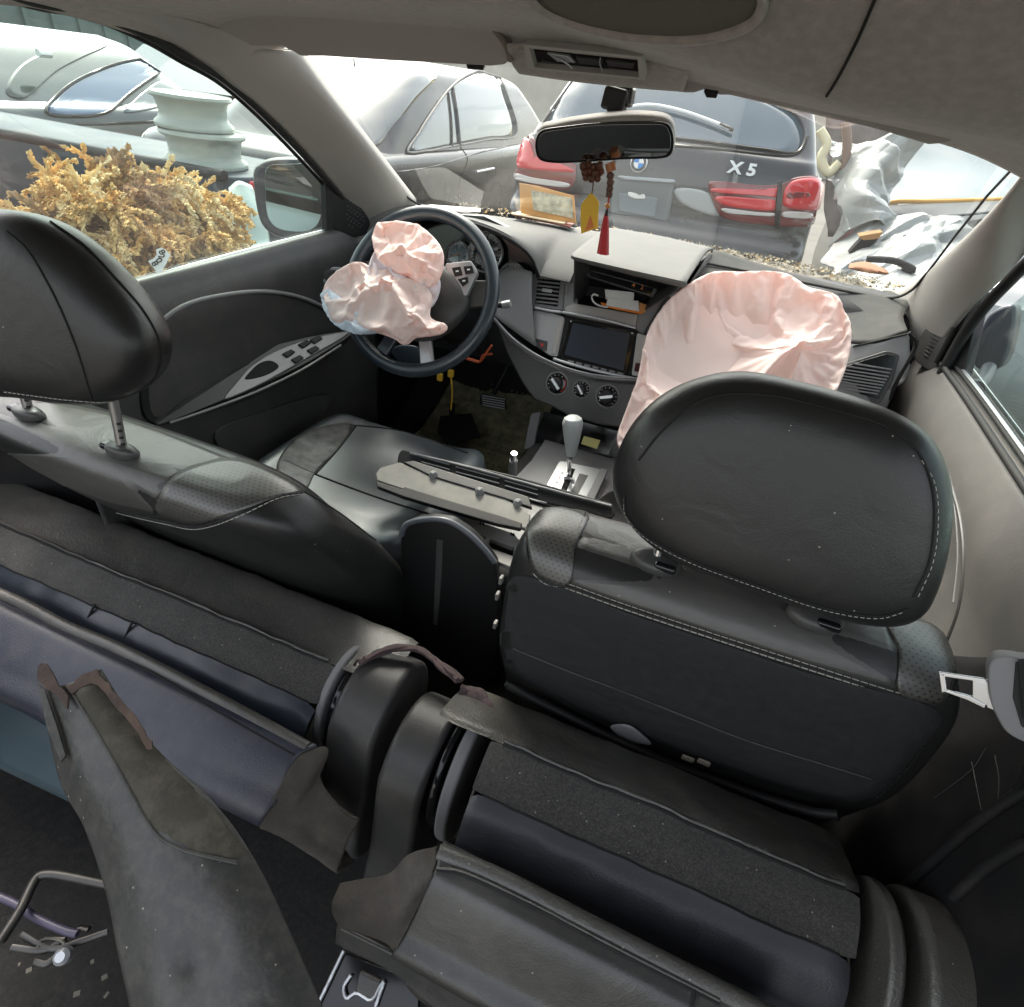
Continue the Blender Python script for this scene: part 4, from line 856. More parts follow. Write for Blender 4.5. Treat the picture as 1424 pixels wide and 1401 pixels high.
def cut(name, src, poly, m, parent, off=.0012, back=True):
    """the part of a cover that lies inside a photo outline, as a panel of its own laid over the body, with UVs in metres"""
    me = src.data; vs = []; fs = []; mp = {}; uv = []
    for f in me.polygons:
        if len(f.vertices) > 4: continue
        c = f.center; px, py = proj(c)
        if f.normal.dot(CAM-c) <= 0 or not inside(px, py, poly): continue
        q = []
        for i in f.vertices:
            if i not in mp:
                v = me.vertices[i]; mp[i] = len(vs); vs.append(v.co+v.normal*off); uv.append((v.co.x, v.co.z+v.co.y))
            q.append(mp[i])
        fs.append(q)
    if not fs: return None
    o = mesh(name, vs, fs, m, parent, True, 60, uv); solid(o, .0010, -1); return o

def headrest(s, outl, pl, seam, hb, hf):
    h = puff('headrest', [pl.at(*p) for p in outl], pl.n, M['leather_worn'], s, hb, hf, .32, 16, N=120)
    return h
ps = thing('front_seat', 'black leather front passenger seat with tall headrest, seen from behind on the right', 'seat', (.36, .6, .4))
def sbdisp(cx, w):
    def f(v): return v+V(0, .012*(1-abs((v.x-cx)/w))**.7*(1 if v.y < .62 else 0)*0, 0)
    return f
psb = vloft('backrest', [(.40, .14, .60, .62, .78), (.55, .12, .63, .60, .76), (.70, .105, .655, .565, .72), (.80, .10, .655, .535, .68), (.90, .103, .645, .520, .66), (.97, .108, .632, .512, .65), (1.010, .115, .615, .520, .645), (1.030, .135, .595, .542, .625), (1.036, .18, .55, .57, .60)], M['leather'], ps, 90, 110, 5)
Sb = Surf(psb)
prf = skin('perforated_panel', Sb, [(733, 700), (815, 712), (800, 760), (792, 812), (760, 806), (742, 790), (735, 760)], 60, M['perf'], ps, .0014, .001)
prf2 = skin('perforated_panel', Sb, [(1236, 862), (1300, 865), (1322, 890), (1328, 930), (1316, 968), (1296, 976), (1250, 962), (1250, 910)], 60, M['perf'], ps, .0014, .001)
skin('shoulder_sheen', Sb, [(815, 713), (860, 716), (950, 745), (1080, 790), (1180, 828), (1236, 862), (1248, 900), (1246, 956), (1130, 923), (1000, 881), (870, 838), (793, 811), (802, 755)], 90, M['leather_sheen'], ps, .0008, .0008, 14, sm=False)  # lighter skin over the seat top, windscreen sheen in its colour
for ln, nm in (([(737, 722), (733, 765), (742, 793), (760, 808), (792, 815), (870, 843), (1000, 886), (1130, 928), (1240, 963), (1300, 978), (1322, 968), (1330, 945)], 'seam'), ([(815, 712), (801, 745), (791, 790), (789, 814)], 'seam'), ([(1236, 866), (1248, 890), (1250, 930), (1243, 962)], 'seam')):
    tube('seam_groove', Sb.line(ln, 90, .0006), .0013, M['seam'], ps, 5)
stitches('stitching', Sb.line([(a, b+4) for a, b in [(742, 793), (760, 808), (792, 815), (870, 843), (1000, 886), (1130, 928), (1240, 963), (1290, 977)]], 200, .0010), M['thread'], ps, .007, .0015, .0007)
stitches('stitching', Sb.line([(a, b-3) for a, b in [(742, 793), (760, 808), (792, 815), (870, 843), (1000, 886), (1130, 928), (1240, 963), (1300, 977)]], 200, .0010), M['thread'], ps, .007, .0015, .0005)
stitches('stitching', Sb.line([(1300, 985), (1294, 1010), (1275, 1050), (1240, 1088), (1215, 1112)], 60, .0010), M['seam'], ps, .006, .003, .0011)
# back map pocket panel and its elastic top
skin('back_panel', Sb, [(705, 815), (742, 802), (870, 850), (1000, 893), (1130, 936), (1300, 985), (1278, 1040), (1215, 1105), (1150, 1108), (1010, 1066), (850, 1004), (715, 935), (696, 880)], 90, M['cloth_black'], ps, .0012, .001, 14)
tube('pocket_top', Sb.line([(716, 900), (790, 930), (870, 960), (955, 994), (1040, 1027), (1130, 1055), (1212, 1080)], 50, .003), .0009, M['plastic'], ps, 6)
tube('pocket_bar', [p+V(0, -.012, 0) for p in Sb.line([(712, 942), (780, 976), (854, 1013), (930, 1046), (1013, 1077), (1075, 1098), (1130, 1113), (1165, 1117)], 40, .004)], .007, M['black'], ps, 8)
puff('pocket_litter', [Sb.at(*p, .006) for p in ((850, 1005), (875, 1002), (900, 1020), (905, 1030), (870, 1022))], V(0, -1, .3), M['plastic_mid'], ps, .004, .004, .6, 5, N=20)
for q in ((958, 1049), (980, 1054)): box('torn_tag', Sb.at(*q, .006), (.018, .004, .010), M['piping'], ps, .002)
# headrest sleeves and posts
for a, b in (((910, 785), (906, 770)), ((1130, 862), (1127, 848))):
    c = Sb.at(*a, .004)
    e = puff('post_sleeve', [c+V(.030*math.cos(t), .017*math.sin(t), -.03*math.cos(t)*.0+.004*math.sin(t)) for t in np.linspace(0, 2*PI, 13)[:-1]], V(0, -.35, 1), M['plastic'], ps, .012, .006, .45, 8, N=40)
    box('post_button', c+V(.012, -.012, .006), (.026, .010, .010), M['gloss'], ps, .004)
    tube('headrest_post', [c+V(0, .0, 0), c+V(.0, .012, .05), c+V(0, .02, .10)], .006, M['chrome'], ps, 12)
HP = PL(Y(1085, 700, .545), (0, -.97, .26))
ho = [(853, 672), (862, 622), (888, 578), (930, 543), (985, 522), (1040, 517), (1110, 530), (1190, 552), (1262, 582), (1300, 618), (1320, 680), (1316, 750), (1300, 812), (1278, 848), (1240, 862), (1180, 856), (1100, 832), (1010, 802), (930, 768), (878, 726)]
HB = PL(HP.p+V(0, .035, 0), HP.n)
hr_ = puff('headrest', [HB.at(*p) for p in ho], HP.n, M['leather'], ps, .050, .075, .30, 18, N=140)
S_h = Surf(hr_)
sm = [(888, 640), (920, 600), (965, 562), (1010, 548), (1080, 551), (1160, 570), (1230, 592), (1274, 626), (1294, 670), (1299, 720), (1292, 780), (1270, 830)]
l_ = S_h.line(sm, 90, .0004)
tube('seam_groove', l_, .0013, M['seam'], hr_, 5)
l2 = S_h.line([(869, 690), (872, 715), (900, 745), (960, 778), (1060, 815), (1150, 845), (1220, 856), (1262, 846)], 120, .0008)
tube('seam_groove', l2, .0011, M['seam'], hr_, 5)
stitches('stitching', [p+V(0, -.0004, -.003) for p in l2], M['thread'], hr_, .0035, .002, .0004)
stitches('stitching', S_h.line([(1281, 640), (1299, 672), (1304, 720), (1297, 780), (1275, 832)], 60, .0008), M['thread'], hr_, .004, .003, .0004)
# seat cushion (mostly hidden)
vs_ = [(.52, .12, .62, .70, 1.20), (.60, .12, .62, .70, 1.22), (.70, .12, .62, .70, 1.22), (.735, .14, .60, .72, 1.20)]
vloft('seat_cushion', vs_, M['leather'], ps, 20, 60, 6)

ds = thing('front_seat', 'black leather driver seat on the left with cracked side bolster and headrest on chrome posts', 'seat', (-.38, .5, .4))
dsb = vloft('backrest', [(.42, -.70, -.15, .70, .88), (.56, -.74, -.145, .655, .83), (.68, -.76, -.14, .60, .77), (.78, -.78, -.14, .545, .71), (.86, -.78, -.145, .490, .655), (.93, -.78, -.155, .450, .60), (.975, -.77, -.18, .432, .575), (.998, -.75, -.215, .445, .55), (1.006, -.70, -.26, .47, .525)], M['leather'], ds, 100, 120, 3.6)
Sd = Surf(dsb)
skin('perforated_panel', Sd, [(218, 700), (240, 665), (280, 645), (330, 638), (380, 655), (424, 682), (390, 690), (330, 712), (270, 728), (228, 716)], 60, M['perf'], ds, .0014, .001)
skin('shoulder_sheen', Sd, [(-60, 556), (60, 556), (150, 574), (230, 602), (318, 637), (275, 648), (240, 666), (220, 690), (214, 714), (160, 702), (80, 680), (15, 657), (-60, 628)], 90, M['leather_sheen'], ds, .0008, .0008, 14, sm=False)  # same painted sheen on top of the driver seat
dl1 = [(-40, 640), (15, 663), (80, 686), (160, 708), (230, 724), (275, 731), (330, 715), (385, 690), (420, 683)]
tube('seam_groove', Sd.line(dl1, 80, .0006), .0013, M['seam'], ds, 5)
tube('seam_groove', Sd.line([(216, 716), (222, 690), (245, 662), (280, 645), (330, 637)], 40, .0006), .0012, M['seam'], ds, 5)
tube('seam_groove', Sd.line([(318, 640), (360, 650), (400, 668), (424, 684)], 30, .0006), .0010, M['seam'], ds, 5)
stitches('stitching', Sd.line([(a, b+4) for a, b in dl1], 160, .0010), M['thread'], ds, .006, .002, .0006)
tube('seam_groove', Sd.line([(424, 684), (470, 712), (510, 742), (552, 772)], 40, .0006), .0011, M['seam'], ds, 5)
for (cx, cy) in ((172, 630), (42, 578)):
    c = Sd.at(cx, cy, .002) or V(-.36, .47, 1.0)
    puff('post_sleeve', [c+V(.026*math.cos(t), .015*math.sin(t), 0) for t in np.linspace(0, 2*PI, 13)[:-1]], V(0, -.3, 1), M['plastic'], ds, .014, .006, .45, 8, N=40)
    box('post_button', c+V(-.018, -.004, .007), (.022, .016, .010), M['gloss'], ds, .004)
    tp2 = [c, c+V(.0, .006, .05), c+V(.002, .012, .12)]
    tube('headrest_post', tp2, .0065, M['steel'], ds, 14, n=8)
    for k in range(4): tube('post_notch', [lerp(tp2[0], tp2[1], .25+k*.2)+V(.0045, -.002, 0), lerp(tp2[0], tp2[1], .32+k*.2)+V(.0045, -.002, 0)], .003, M['black'], ds, 6)
DP = PL((-.37, .475, 1.2), (.18, -.95, .22))
do = [(-130, 420), (-90, 340), (-30, 296), (20, 292), (65, 306), (112, 340), (154, 382), (190, 426), (212, 468), (215, 500), (204, 528), (180, 549), (148, 560), (100, 560), (40, 552), (-20, 546), (-90, 520), (-130, 470)]
hd_ = puff('headrest', [DP.at(*p) for p in do], DP.n, M['leather'], ds, .042, .07, .34, 18, N=140)
S_h2 = Surf(hd_)
tube('seam_groove', S_h2.line([(10, 322), (40, 350), (75, 410), (105, 480), (128, 556)], 60, .0004), .0012, M['seam'], hd_, 5)
e1 = S_h2.line([(70, 308), (118, 342), (160, 386), (198, 430), (220, 470), (224, 502), (212, 528), (186, 547), (148, 557), (100, 555), (50, 549), (5, 543)], 120, .0006)
tube('seam_groove', e1, .0010, M['seam'], hd_, 5)
stitches('stitching', [p+V(-.0025, -.0005, -.0015) for p in e1[30:]], M['thread'], hd_, .004, .002, .0006)
# driver cushion with side bolsters and a blueish sheen put into its colour
CS = mat('blue_sheen_black_leather', (.05, .06, .068), .33, bump=(520, .25, 'leather'), var=.12, spec=.6)
dc = vloft('seat_cushion', [(.50, -.61, -.13, .72, 1.16), (.62, -.61, -.13, .70, 1.17), (.70, -.60, -.135, .72, 1.16), (.735, -.57, -.15, .74, 1.14), (.742, -.50, -.22, .80, 1.05)], CS, ds, 40, 90, 5, disp=lambda v: v+V(0, 0, .022*math.exp(-((abs(v.x+.37)-.20)/.05)**2)*(1 if v.z > .69 else 0)))
Sc = Surf(dc)
for ln in ([(395, 640), (440, 660), (520, 690), (600, 716)], [(495, 592), (470, 625), (440, 658)], [(478, 590), (560, 600), (650, 630)]):
    tube('seam_groove', Sc.line(ln, 40, .0005), .0022, M['seam'], ds, 6)
crk = skin('cracked_bolster', Sc, [(384, 650), (404, 616), (440, 596), (490, 590), (470, 625), (440, 655), (425, 680), (400, 668)], 50, mat('cracked_worn_leather', (.09, .085, .085), .6, c2=(.012, .012, .012), vs=26, bump=(90, 1, 'noise')), ds, .0016, .001)

# ================================================================== FOLDED REAR SEATS
def roll(name, prof, xs, m, parent, nx=60, np_=20, round_=.0, disp=None, uvm=(1, 1)):
    """prof: list of (y, z) points; swept along x between xs with the ends pulled in"""
    P = sp([V(0, y, z) for y, z in prof], np_); cy = sum(p.y for p in P)/np_; cz = sum(p.z for p in P)/np_; rows = []
    for i in range(nx):
        t = i/(nx-1); x = xs[0]+(xs[1]-xs[0])*t; e = min(t, 1-t)*(xs[1]-xs[0])
        s = 1 if e > .03 else 1-.10*(1-math.sqrt(max(0, 1-(1-e/.03)**2)))
        r = [V(x, cy+(p.y-cy)*s, cz+(p.z-cz)*s) for p in P]
        if disp: r = [disp(p) for p in r]
        rows.append(r)
    return gridm(name, rows, m, parent, angle=70, uv=uvm)
def wr(p): return p+V(0, 0, .004*fbm(p, 9))+V(0, .0025*noise.noise(p*30), 0)
def rear_seat(label, x0, x1, A, B, C, D, n):
    """A..D: (y,z) of the front edge, leather/mesh seam, mesh/roll seam and foot of the roll"""
    s = thing('folded_rear_seat', label, 'seat', ((x0+x1)/2, .4, .5))
    front = [(A[0]+.05, A[1]-.26), (A[0]+.035, A[1]-.10), (A[0]+.022, A[1]-.02), (A[0]+.004, A[1]+.004), (B[0]+.02, B[1]-.004), B]
    roll('leather_strip', front, (x0-.075 if x0 > 0 else x0, x1 if x0 > 0 else x1+.075), M['leather_grey'], s, 70, 40, disp=wr)
    roll('mesh_strip', [B, lerp(V(*B, 0), V(*C, 0), .5).to_tuple()[:2] if False else ((B[0]+C[0])/2, (B[1]+C[1])/2+.006), C], (x0+.004, x1-.004), M['fabric'], s, 70, 16, disp=wr)
    roll('leather_roll', [C, (C[0]-.022, C[1]-.012), (C[0]-.042, C[1]-.040), D, (D[0]-.004, D[1]-.08), (D[0]+.02, D[1]-.2)], (x0+.006, x1-.006), n, s, 70, 36, disp=wr)
    for q, r, mm in ((B, .0022, M['seam']), (C, .0014, M['seam'])):
        tube('seam_groove', [wr(V(x, q[0], q[1]))+V(0, 0, .0005) for x in np.linspace(x0+.02, x1-.02, 60)], r, mm, s, 6)
    tube('piped_edge', [wr(V(x, B[0]+.004, B[1]+.001))+V(0, 0, .0005) for x in np.linspace(x0+.02, x1-.02, 60)], .0026, M['leather_grey'], s, 6)
    for x in (x0+.004, x1-.004):
        prism('side_cover', [V(x, A[0]+.05, A[1]-.26), V(x, A[0]+.02, A[1]-.02), V(x, A[0], A[1]-.006), V(x, B[0], B[1]-.010), V(x, C[0], C[1]-.010), V(x, C[0]-.036, C[1]-.05), V(x, D[0], D[1]), V(x, D[0]+.02, D[1]-.2)], V(.004 if x == x0+.004 else -.004, 0, 0), M['foam'], s, .002)
    return s
BLUE = mat('blue_black_smooth_leather', (.022, .030, .042), .38, bump=(520, .25, 'leather'), spec=.6, var=.1)
VIO = mat('smooth_charcoal_leather', (.045, .046, .055), .42, bump=(520, .25, 'leather'), spec=.55, var=.1)
rs = rear_seat('folded right rear seat with wide grey mesh band, behind the front passenger seat', .150, .60, (.500, .745), (.418, .790), (.360, .765), (.318, .70), VIO)
rl = rear_seat('folded left rear seat with mesh band and blue black roll, behind the driver seat', -1.0, -.105, (.548, .735), (.455, .745), (.405, .715), (.362, .66), BLUE)
for x in (-.535, -.455): tube('seam_groove', [V(x, .405, .722), V(x, .385, .702), V(x, .366, .67), V(x, .36, .63)], .0022, M['seam'], rl, 6, n=14)
# second leaf nearest the camera
def rear_leaf(label, topl, n_top, rows_, m, mtop, edge):
    s = thing('seat_back_leaf', label, 'seat', tuple(topl[0])); return s
lf = thing('seat_back_leaf', 'grained grey seat back edge with a dirty foam corner, nearest on the right', 'seat', (.35, .22, .6))
E0, E1 = at('z', 612, 1180, .80), V(.66, .255, .80)
def rowpx(l, r, z): a, b = at('z', *l, z), at('z', *r, z); return [lerp(a, b, t) for t in (0, .33, .66, 1)]
L1 = [[V(p.x, p.y+.02, p.z-.12) for p in rowpx((612, 1180), (1110, 1432), .80)], [V(p.x, p.y+.014, p.z-.02) for p in rowpx((612, 1180), (1110, 1432), .80)], rowpx((612, 1180), (1110, 1432), .80), rowpx((607, 1205), (1085, 1450), .803), rowpx((595, 1228), (1070, 1475), .795), rowpx((565, 1290), (1020, 1530), .75), rowpx((545, 1330), (990, 1580), .72), [V(p.x, p.y+.05, p.z-.10) for p in rowpx((545, 1330), (990, 1580), .72)]]
lm = patch('grained_back', L1, 80, 70, M['leather_worn'], lf, thick=.004)
Sl = Surf(lm)
cut('top_band', lm, [(605, 1170), (1130, 1430), (1100, 1460), (900, 1345), (770, 1265), (607, 1208)], M['leather_grey'], lf, .0012)
tube('top_roll', [at('z', *p, .800) for p in ((610, 1186), (700, 1224), (800, 1276), (900, 1328), (1000, 1380), (1100, 1434))], .010, M['leather_grey'], lf, 10, n=60)
tube('piped_edge', Sl.line([(607, 1207), (650, 1215), (750, 1262), (850, 1315), (1000, 1392)], 60, .001), .0016, M['leather_grey'], lf, 6)
tube('seam_groove', Sl.line([(607, 1210), (650, 1219), (750, 1266), (850, 1319), (1000, 1396)], 60, .0006), .0013, M['seam'], lf, 6)
tube('seam_groove', Sl.line([(966, 1376), (962, 1401), (955, 1440)], 20, .0006), .0016, M['seam'], lf, 6)
fo = [[at('z', 608, 1178, .80), at('z', 572, 1188, .80), at('z', 545, 1215, .775), at('z', 500, 1225, .76), at('z', 474, 1230, .755)],
      [at('z', 606, 1205, .803), at('z', 570, 1225, .795), at('z', 540, 1245, .775), at('z', 500, 1250, .765), at('z', 462, 1262, .76)],
      [at('z', 594, 1228, .795), at('z', 562, 1262, .785), at('z', 540, 1275, .765), at('z', 505, 1272, .75), at('z', 470, 1280, .74)],
      [at('z', 552, 1322, .73), at('z', 542, 1310, .73), at('z', 525, 1300, .73), at('z', 500, 1292, .73), at('z', 474, 1284, .73)],
      [at('z', 552, 1322, .73)+V(0, .05, -.05), at('z', 542, 1310, .73)+V(0, .05, -.05), at('z', 525, 1300, .73)+V(0, .05, -.05), at('z', 500, 1292, .73)+V(0, .04, -.04), at('z', 474, 1284, .73)+V(0, .03, -.03)]]
patch('foam_corner', fo, 40, 40, M['foam'], lf, thick=.006, disp=lambda p: p+V(0, 0, .002*fbm(p, 40)))
lr_ = thing('seat_back_leaf', 'smooth blue black seat back edge with a dirty foam corner, nearest on the left', 'seat', (-.4, .3, .6))
L2 = [[V(p.x, p.y+.03, p.z-.12) for p in rowpx((-120, 780), (428, 1042), .725)], [V(p.x, p.y+.012, p.z-.015) for p in rowpx((-120, 780), (428, 1042), .725)], rowpx((-120, 782), (440, 1040), .725), rowpx((-120, 800), (415, 1052), .728), rowpx((-120, 870), (395, 1100), .70), rowpx((-120, 915), (365, 1148), .66), [V(p.x, p.y+.06, p.z-.12) for p in rowpx((-120, 915), (365, 1148), .66)]]
l2m = patch('smooth_back', L2, 80, 60, mat('violet_black_leather', (.024, .027, .042), .4, bump=(500, .3, 'leather'), spec=.55, var=.15, dust=.12), lr_, thick=.004)
Sl2 = Surf(l2m)
tube('top_roll', [at('z', *p, .724) for p in ((-110, 786), (15, 833), (92, 872), (170, 905), (300, 972), (428, 1042))], .010, M['leather_grey'], lr_, 10, n=60)
cut('top_band', l2m, [(-100, 780), (15, 826), (100, 860), (300, 965), (440, 1036), (425, 1056), (300, 990), (150, 905), (15, 838), (-100, 800)], M['leather_grey'], lr_, .0012)
tube('seam_groove', Sl2.line([(-60, 804), (15, 840), (92, 872), (170, 912), (300, 988), (410, 1050)], 60, .0006), .0014, M['seam'], lr_, 6)
fo = [[at('z', 430, 1042, .725), at('z', 455, 1042, .72), at('z', 445, 1080, .70), at('z', 470, 1120, .68), at('z', 500, 1140, .66)],
      [at('z', 412, 1056, .726), at('z', 432, 1075, .715), at('z', 430, 1105, .69), at('z', 455, 1140, .665), at('z', 487, 1162, .64)],
      [at('z', 385, 1100, .70), at('z', 400, 1120, .685), at('z', 415, 1135, .67), at('z', 445, 1165, .64), at('z', 478, 1185, .62)],
      [at('z', 363, 1148, .66), at('z', 380, 1155, .65), at('z', 405, 1168, .64), at('z', 440, 1190, .62), at('z', 470, 1212, .60)],
      [at('z', 363, 1148, .66)+V(0, .04, -.05), at('z', 380, 1155, .65)+V(0, .04, -.05), at('z', 405, 1168, .64)+V(0, .04, -.05), at('z', 440, 1190, .62)+V(0, .04, -.05), at('z', 470, 1212, .60)+V(0, .03, -.04)]]
patch('foam_corner', fo, 40, 40, M['foam'], lr_, thick=.006, disp=lambda p: p+V(0, 0, .002*fbm(p, 40)))
# pale sheet below the left leaf
bs = thing('metal_sheet', 'dull blue grey sheet showing below the left seat back edge', 'sheet', (-.5, .2, .5))
patch('sheet_face', [rowpx((-60, 930), (120, 1040), .56), rowpx((-60, 960), (130, 1075), .55), rowpx((-60, 1040), (150, 1140), .52)], 20, 12, mat('blue_grey_film', (.035, .055, .065), .35, var=.2), bs, thick=.003)

# hinge covers: thick cam shaped plastic shells between the seats
def cam_cover(label, x0, x1, prof, nm='hinge_cover', inner=None):
    s = thing(nm, label, 'hinge cover', (x0, .4, .5))
    o = prism('shell', [V(x0, y, z) for y, z in [tuple(p)[:2] for p in sp([(a, b, 0) for a, b in prof], 60, True)]], V(x1-x0, 0, 0), M['plastic'], s, .009, 4)
    return s, o
def camprof(cy, cz, r, tail):   # round top, tail going down and back
    return [(cy+r*math.cos(a), cz+r*math.sin(a)) for a in np.linspace(-.3, 2.9, 9)]+tail
p1 = camprof(.465, .665, .092, [(.355, .60), (.325, .52), (.345, .46), (.42, .44), (.52, .50)])
s1, _ = cam_cover('black cam shaped hinge cover at the inner end of the left rear seat', -.080, -.005, p1)
prism('side_disc', [V(-.095, .47+.078*math.cos(a), .655+.088*math.sin(a)) for a in np.linspace(0, 2*PI, 41)[:-1]], V(.012, 0, 0), M['gloss'], s1, .004)
prism('rim_lip', [V(-.112, .47+.082*math.cos(a), .655+.096*math.sin(a)) for a in np.linspace(0, 2*PI, 41)[:-1]], V(.012, 0, 0), M['plastic_mid'], s1, .004)
p2 = camprof(.43, .66, .088, [(.325, .58), (.30, .50), (.32, .44), (.40, .43), (.50, .50)])
s2, _ = cam_cover('black hinge cover with chipped edge at the inner end of the right rear seat', .022, .088, p2)
prism('side_disc', [V(.094, .43+.078*math.cos(a), .66+.088*math.sin(a)) for a in np.linspace(0, 2*PI, 41)[:-1]], V(.010, 0, 0), M['gloss'], s2, .004)
prism('rim_lip', [V(.112, .43+.086*math.cos(a), .66+.10*math.sin(a)) for a in np.linspace(0, 2*PI, 41)[:-1]], V(.018, 0, 0), M['plastic_mid'], s2, .005)
p3 = camprof(.38, .725, .095, [(.28, .66), (.24, .58), (.26, .50), (.36, .48), (.46, .54)])
s3, o3 = cam_cover('grey black hinge cover at the outer end of the right rear seat', .645, .70, p3)
o3.data.materials[0] = M['leather_grey']
prism('rim_lip', [V(.612, .385+.088*math.cos(a), .715+.098*math.sin(a)) for a in np.linspace(0, 2*PI, 41)[:-1]], V(.016, 0, 0), M['leather_grey'], s3, .005)
# torn purple-brown lining rags at the seat joints
RG = mat('torn_brown_lining', (.09, .06, .06), .95, bump=(300, 1, 'noise'), var=.4, vs=40)
def rag(label, pts, r, seed):
    s = thing('torn_lining', label, 'rag', tuple(pts[0]))
    for k in range(3):
        rr = random.Random(seed+k); q = [p+V(rr.uniform(-.005, .005), rr.uniform(-.005, .005), rr.uniform(-.004, .006)) for p in pts]
        tube('lining_strip', q, lambda t, k=k: r*(.6+.5*math.sin(t*9+k)**2), RG, s, 8, n=24, flat=.55)
rag('torn brown lining bunched over the left hinge cover', [at('z', *p, .765) for p in ((505, 920), (535, 905), (580, 905), (615, 928), (640, 945))], .008, 3)
rag('torn brown lining at the corner of the right rear seat', [at('z', *p, .76) for p in ((640, 962), (665, 968), (682, 985), (688, 1010))], .008, 9)

# ================================================================== CENTRE CONSOLE, LOOSE PIECES
cc = thing('centre_console', 'centre console with selector plate, upright black lid and broken cell frame', 'console', (0, 1.1, .5))
vloft('console_body', [(.40, -.12, .14, .80, 1.45), (.60, -.115, .135, .80, 1.44), (.68, -.11, .13, .81, 1.43), (.70, -.10, .12, .83, 1.40)], M['plastic'], cc, 14, 60, 8)
TP = PL((0, 1.25, .715), (0, 0, 1))
panel('console_top', TP, [(738, 640), (765, 600), (868, 620), (850, 700), (790, 705), (700, 680)], .012, M['plastic_mid'], cc, .003, off=0)
panel('tray_opening', PL((0, 1.36, .79), (0, -.9, .3)), [(757, 572), (862, 600), (850, 640), (742, 612)], .004, M['gloss'], cc, .001)
panel('tray_cheek', PL((0, 1.35, .79), (0, -.9, .3)), [(738, 575), (752, 572), (742, 622), (728, 625)], .02, M['plastic_mid'], cc, .003)
SPp = PL((0, 1.17, .73), (0, -.10, 1))
panel('selector_plate', SPp, [(778, 640), (836, 652), (812, 700), (752, 688)], .004, M['silver'], cc, .002, off=.001, r=4)
panel('selector_edge', SPp, [(836, 650), (846, 653), (822, 704), (812, 700)], .008, M['plastic_mid'], cc, .002, off=.004)
panel('gate_slot', SPp, [(792, 650), (800, 652), (784, 692), (776, 690)], .001, M['gloss'], cc, 0, off=.0018)
panel('gate_slot', SPp, [(806, 658), (818, 661), (802, 690), (792, 688)], .001, M['plastic'], cc, 0, off=.0018)
for i, s_ in enumerate('PRND2L'):
    txt('gear_letter', s_, .009, frame(SPp.at(782-i*3.8, 658+i*6.2, .0022), V(1, 0, 0), SPp.n), M['red'] if s_ == 'R' else M['gloss'], cc, .0002)
panel('yellow_sticker', PL((0, 1.30, .78), (0, -.6, .8)), [(812, 606), (835, 612), (830, 624), (808, 617)], .001, mat('dull_yellow_label', (.35, .33, .12), .7), cc, .0002)
gs = thing('gear_selector', 'pale grey gear selector knob on a short chrome stem', 'gear selector', tuple(SPp.at(792, 660)))
g0, g1, g2 = SPp.at(790, 660, 0), V(0, 1.17, .79), Y(795, 590, 1.16)
kb = Y(797, 592, 1.155)
tube('stem', [SPp.at(790, 662, 0), Y(792, 640, 1.15), Y(794, 625, 1.152)], .006, M['chrome'], gs, 10, n=10)
tube('boot_clip', [SPp.at(785, 664, .004), SPp.at(798, 668, .004)], .006, M['chrome'], gs, 8)
rows = []
kt, kbm = Y(797, 580, 1.16), Y(794, 634, 1.15)
ax_ = (kt-kbm); L_ = ax_.length; ax_.normalize()
lathe('knob', [(0, 0), (.010, .001), (.013, .012), (.017, .035), (.022, L_*.72), (.0235, L_*.86), (.020, L_*.97), (.012, L_*1.03), (0, L_*1.045)], kbm, ax_, mat('pale_grey_knob', (.42, .44, .43), .35), gs, 28)
tube('release_button', [Y(790, 590, 1.148), Y(783, 588, 1.145)], .006, M['pillar'], gs, 12)
hb_ = thing('handbrake_lever', 'small silver tipped hand brake lever left of the selector', 'lever', tuple(Z(715, 650, .72)))
tube('lever_grip', [Z(712, 668, .70), Y(714, 640, 1.10)], .010, M['plastic_mid'], hb_, 12)
tube('lever_tip', [Y(714, 640, 1.10), Y(715, 630, 1.095)], .0075, M['chrome'], hb_, 12)
# console bin with open lid (tall rounded black panel) and broken grey frame
lidt = cc
LPn = PL((-.07, .725, .70), (.12, -.99, .10))
lo = [(556, 748), (560, 733), (575, 723), (600, 720), (628, 724), (655, 742), (676, 764), (690, 784), (694, 850), (692, 960), (640, 965), (556, 930)]
panel('lid_panel', LPn, lo, .022, M['lid'], lidt, .005, r=6)
tube('lid_rim', [LPn.at(*p, .0) for p in ((558, 744), (566, 729), (590, 722), (622, 724), (652, 742), (676, 766), (688, 782))], .0055, mat('blue_grey_rim', (.10, .11, .125), .35), lidt, 8, n=40)
panel('lid_slot', LPn, [(607, 750), (616, 752), (614, 800), (608, 870), (602, 868), (605, 800)], .002, M['plastic'], lidt, .001, off=.0012)
cf = cc
CF = PL(Z(680, 755, .775), (.05, -.25, 1)); GR = mat('grey_broken_plastic', (.20, .19, .18), .6, var=.15, dust=.2)
for q in ([(640, 722), (652, 720), (716, 742), (724, 756), (712, 760), (642, 734)], [(640, 722), (648, 724), (640, 745), (634, 742)], [(680, 738), (686, 741), (676, 762), (671, 758)], [(672, 758), (722, 776), (718, 792), (700, 784), (690, 780)], [(716, 746), (726, 752), (722, 792), (712, 788)]):
    panel('frame_rib', CF, q, .014, GR, cf, .0015, off=.002)
panel('cell_floor', CF, [(640, 728), (722, 750), (716, 792), (672, 770), (636, 745)], .003, M['black'], cf, 0, off=-.02)
for (x, y) in ((668, 727), (672, 728), (711, 742), (714, 743)): panel('clip_slot', CF, [(x-1.2, y-2), (x+1.2, y-1.6), (x+1.2, y+2), (x-1.2, y+2)], .001, M['gloss'], cf, 0, off=.0026)
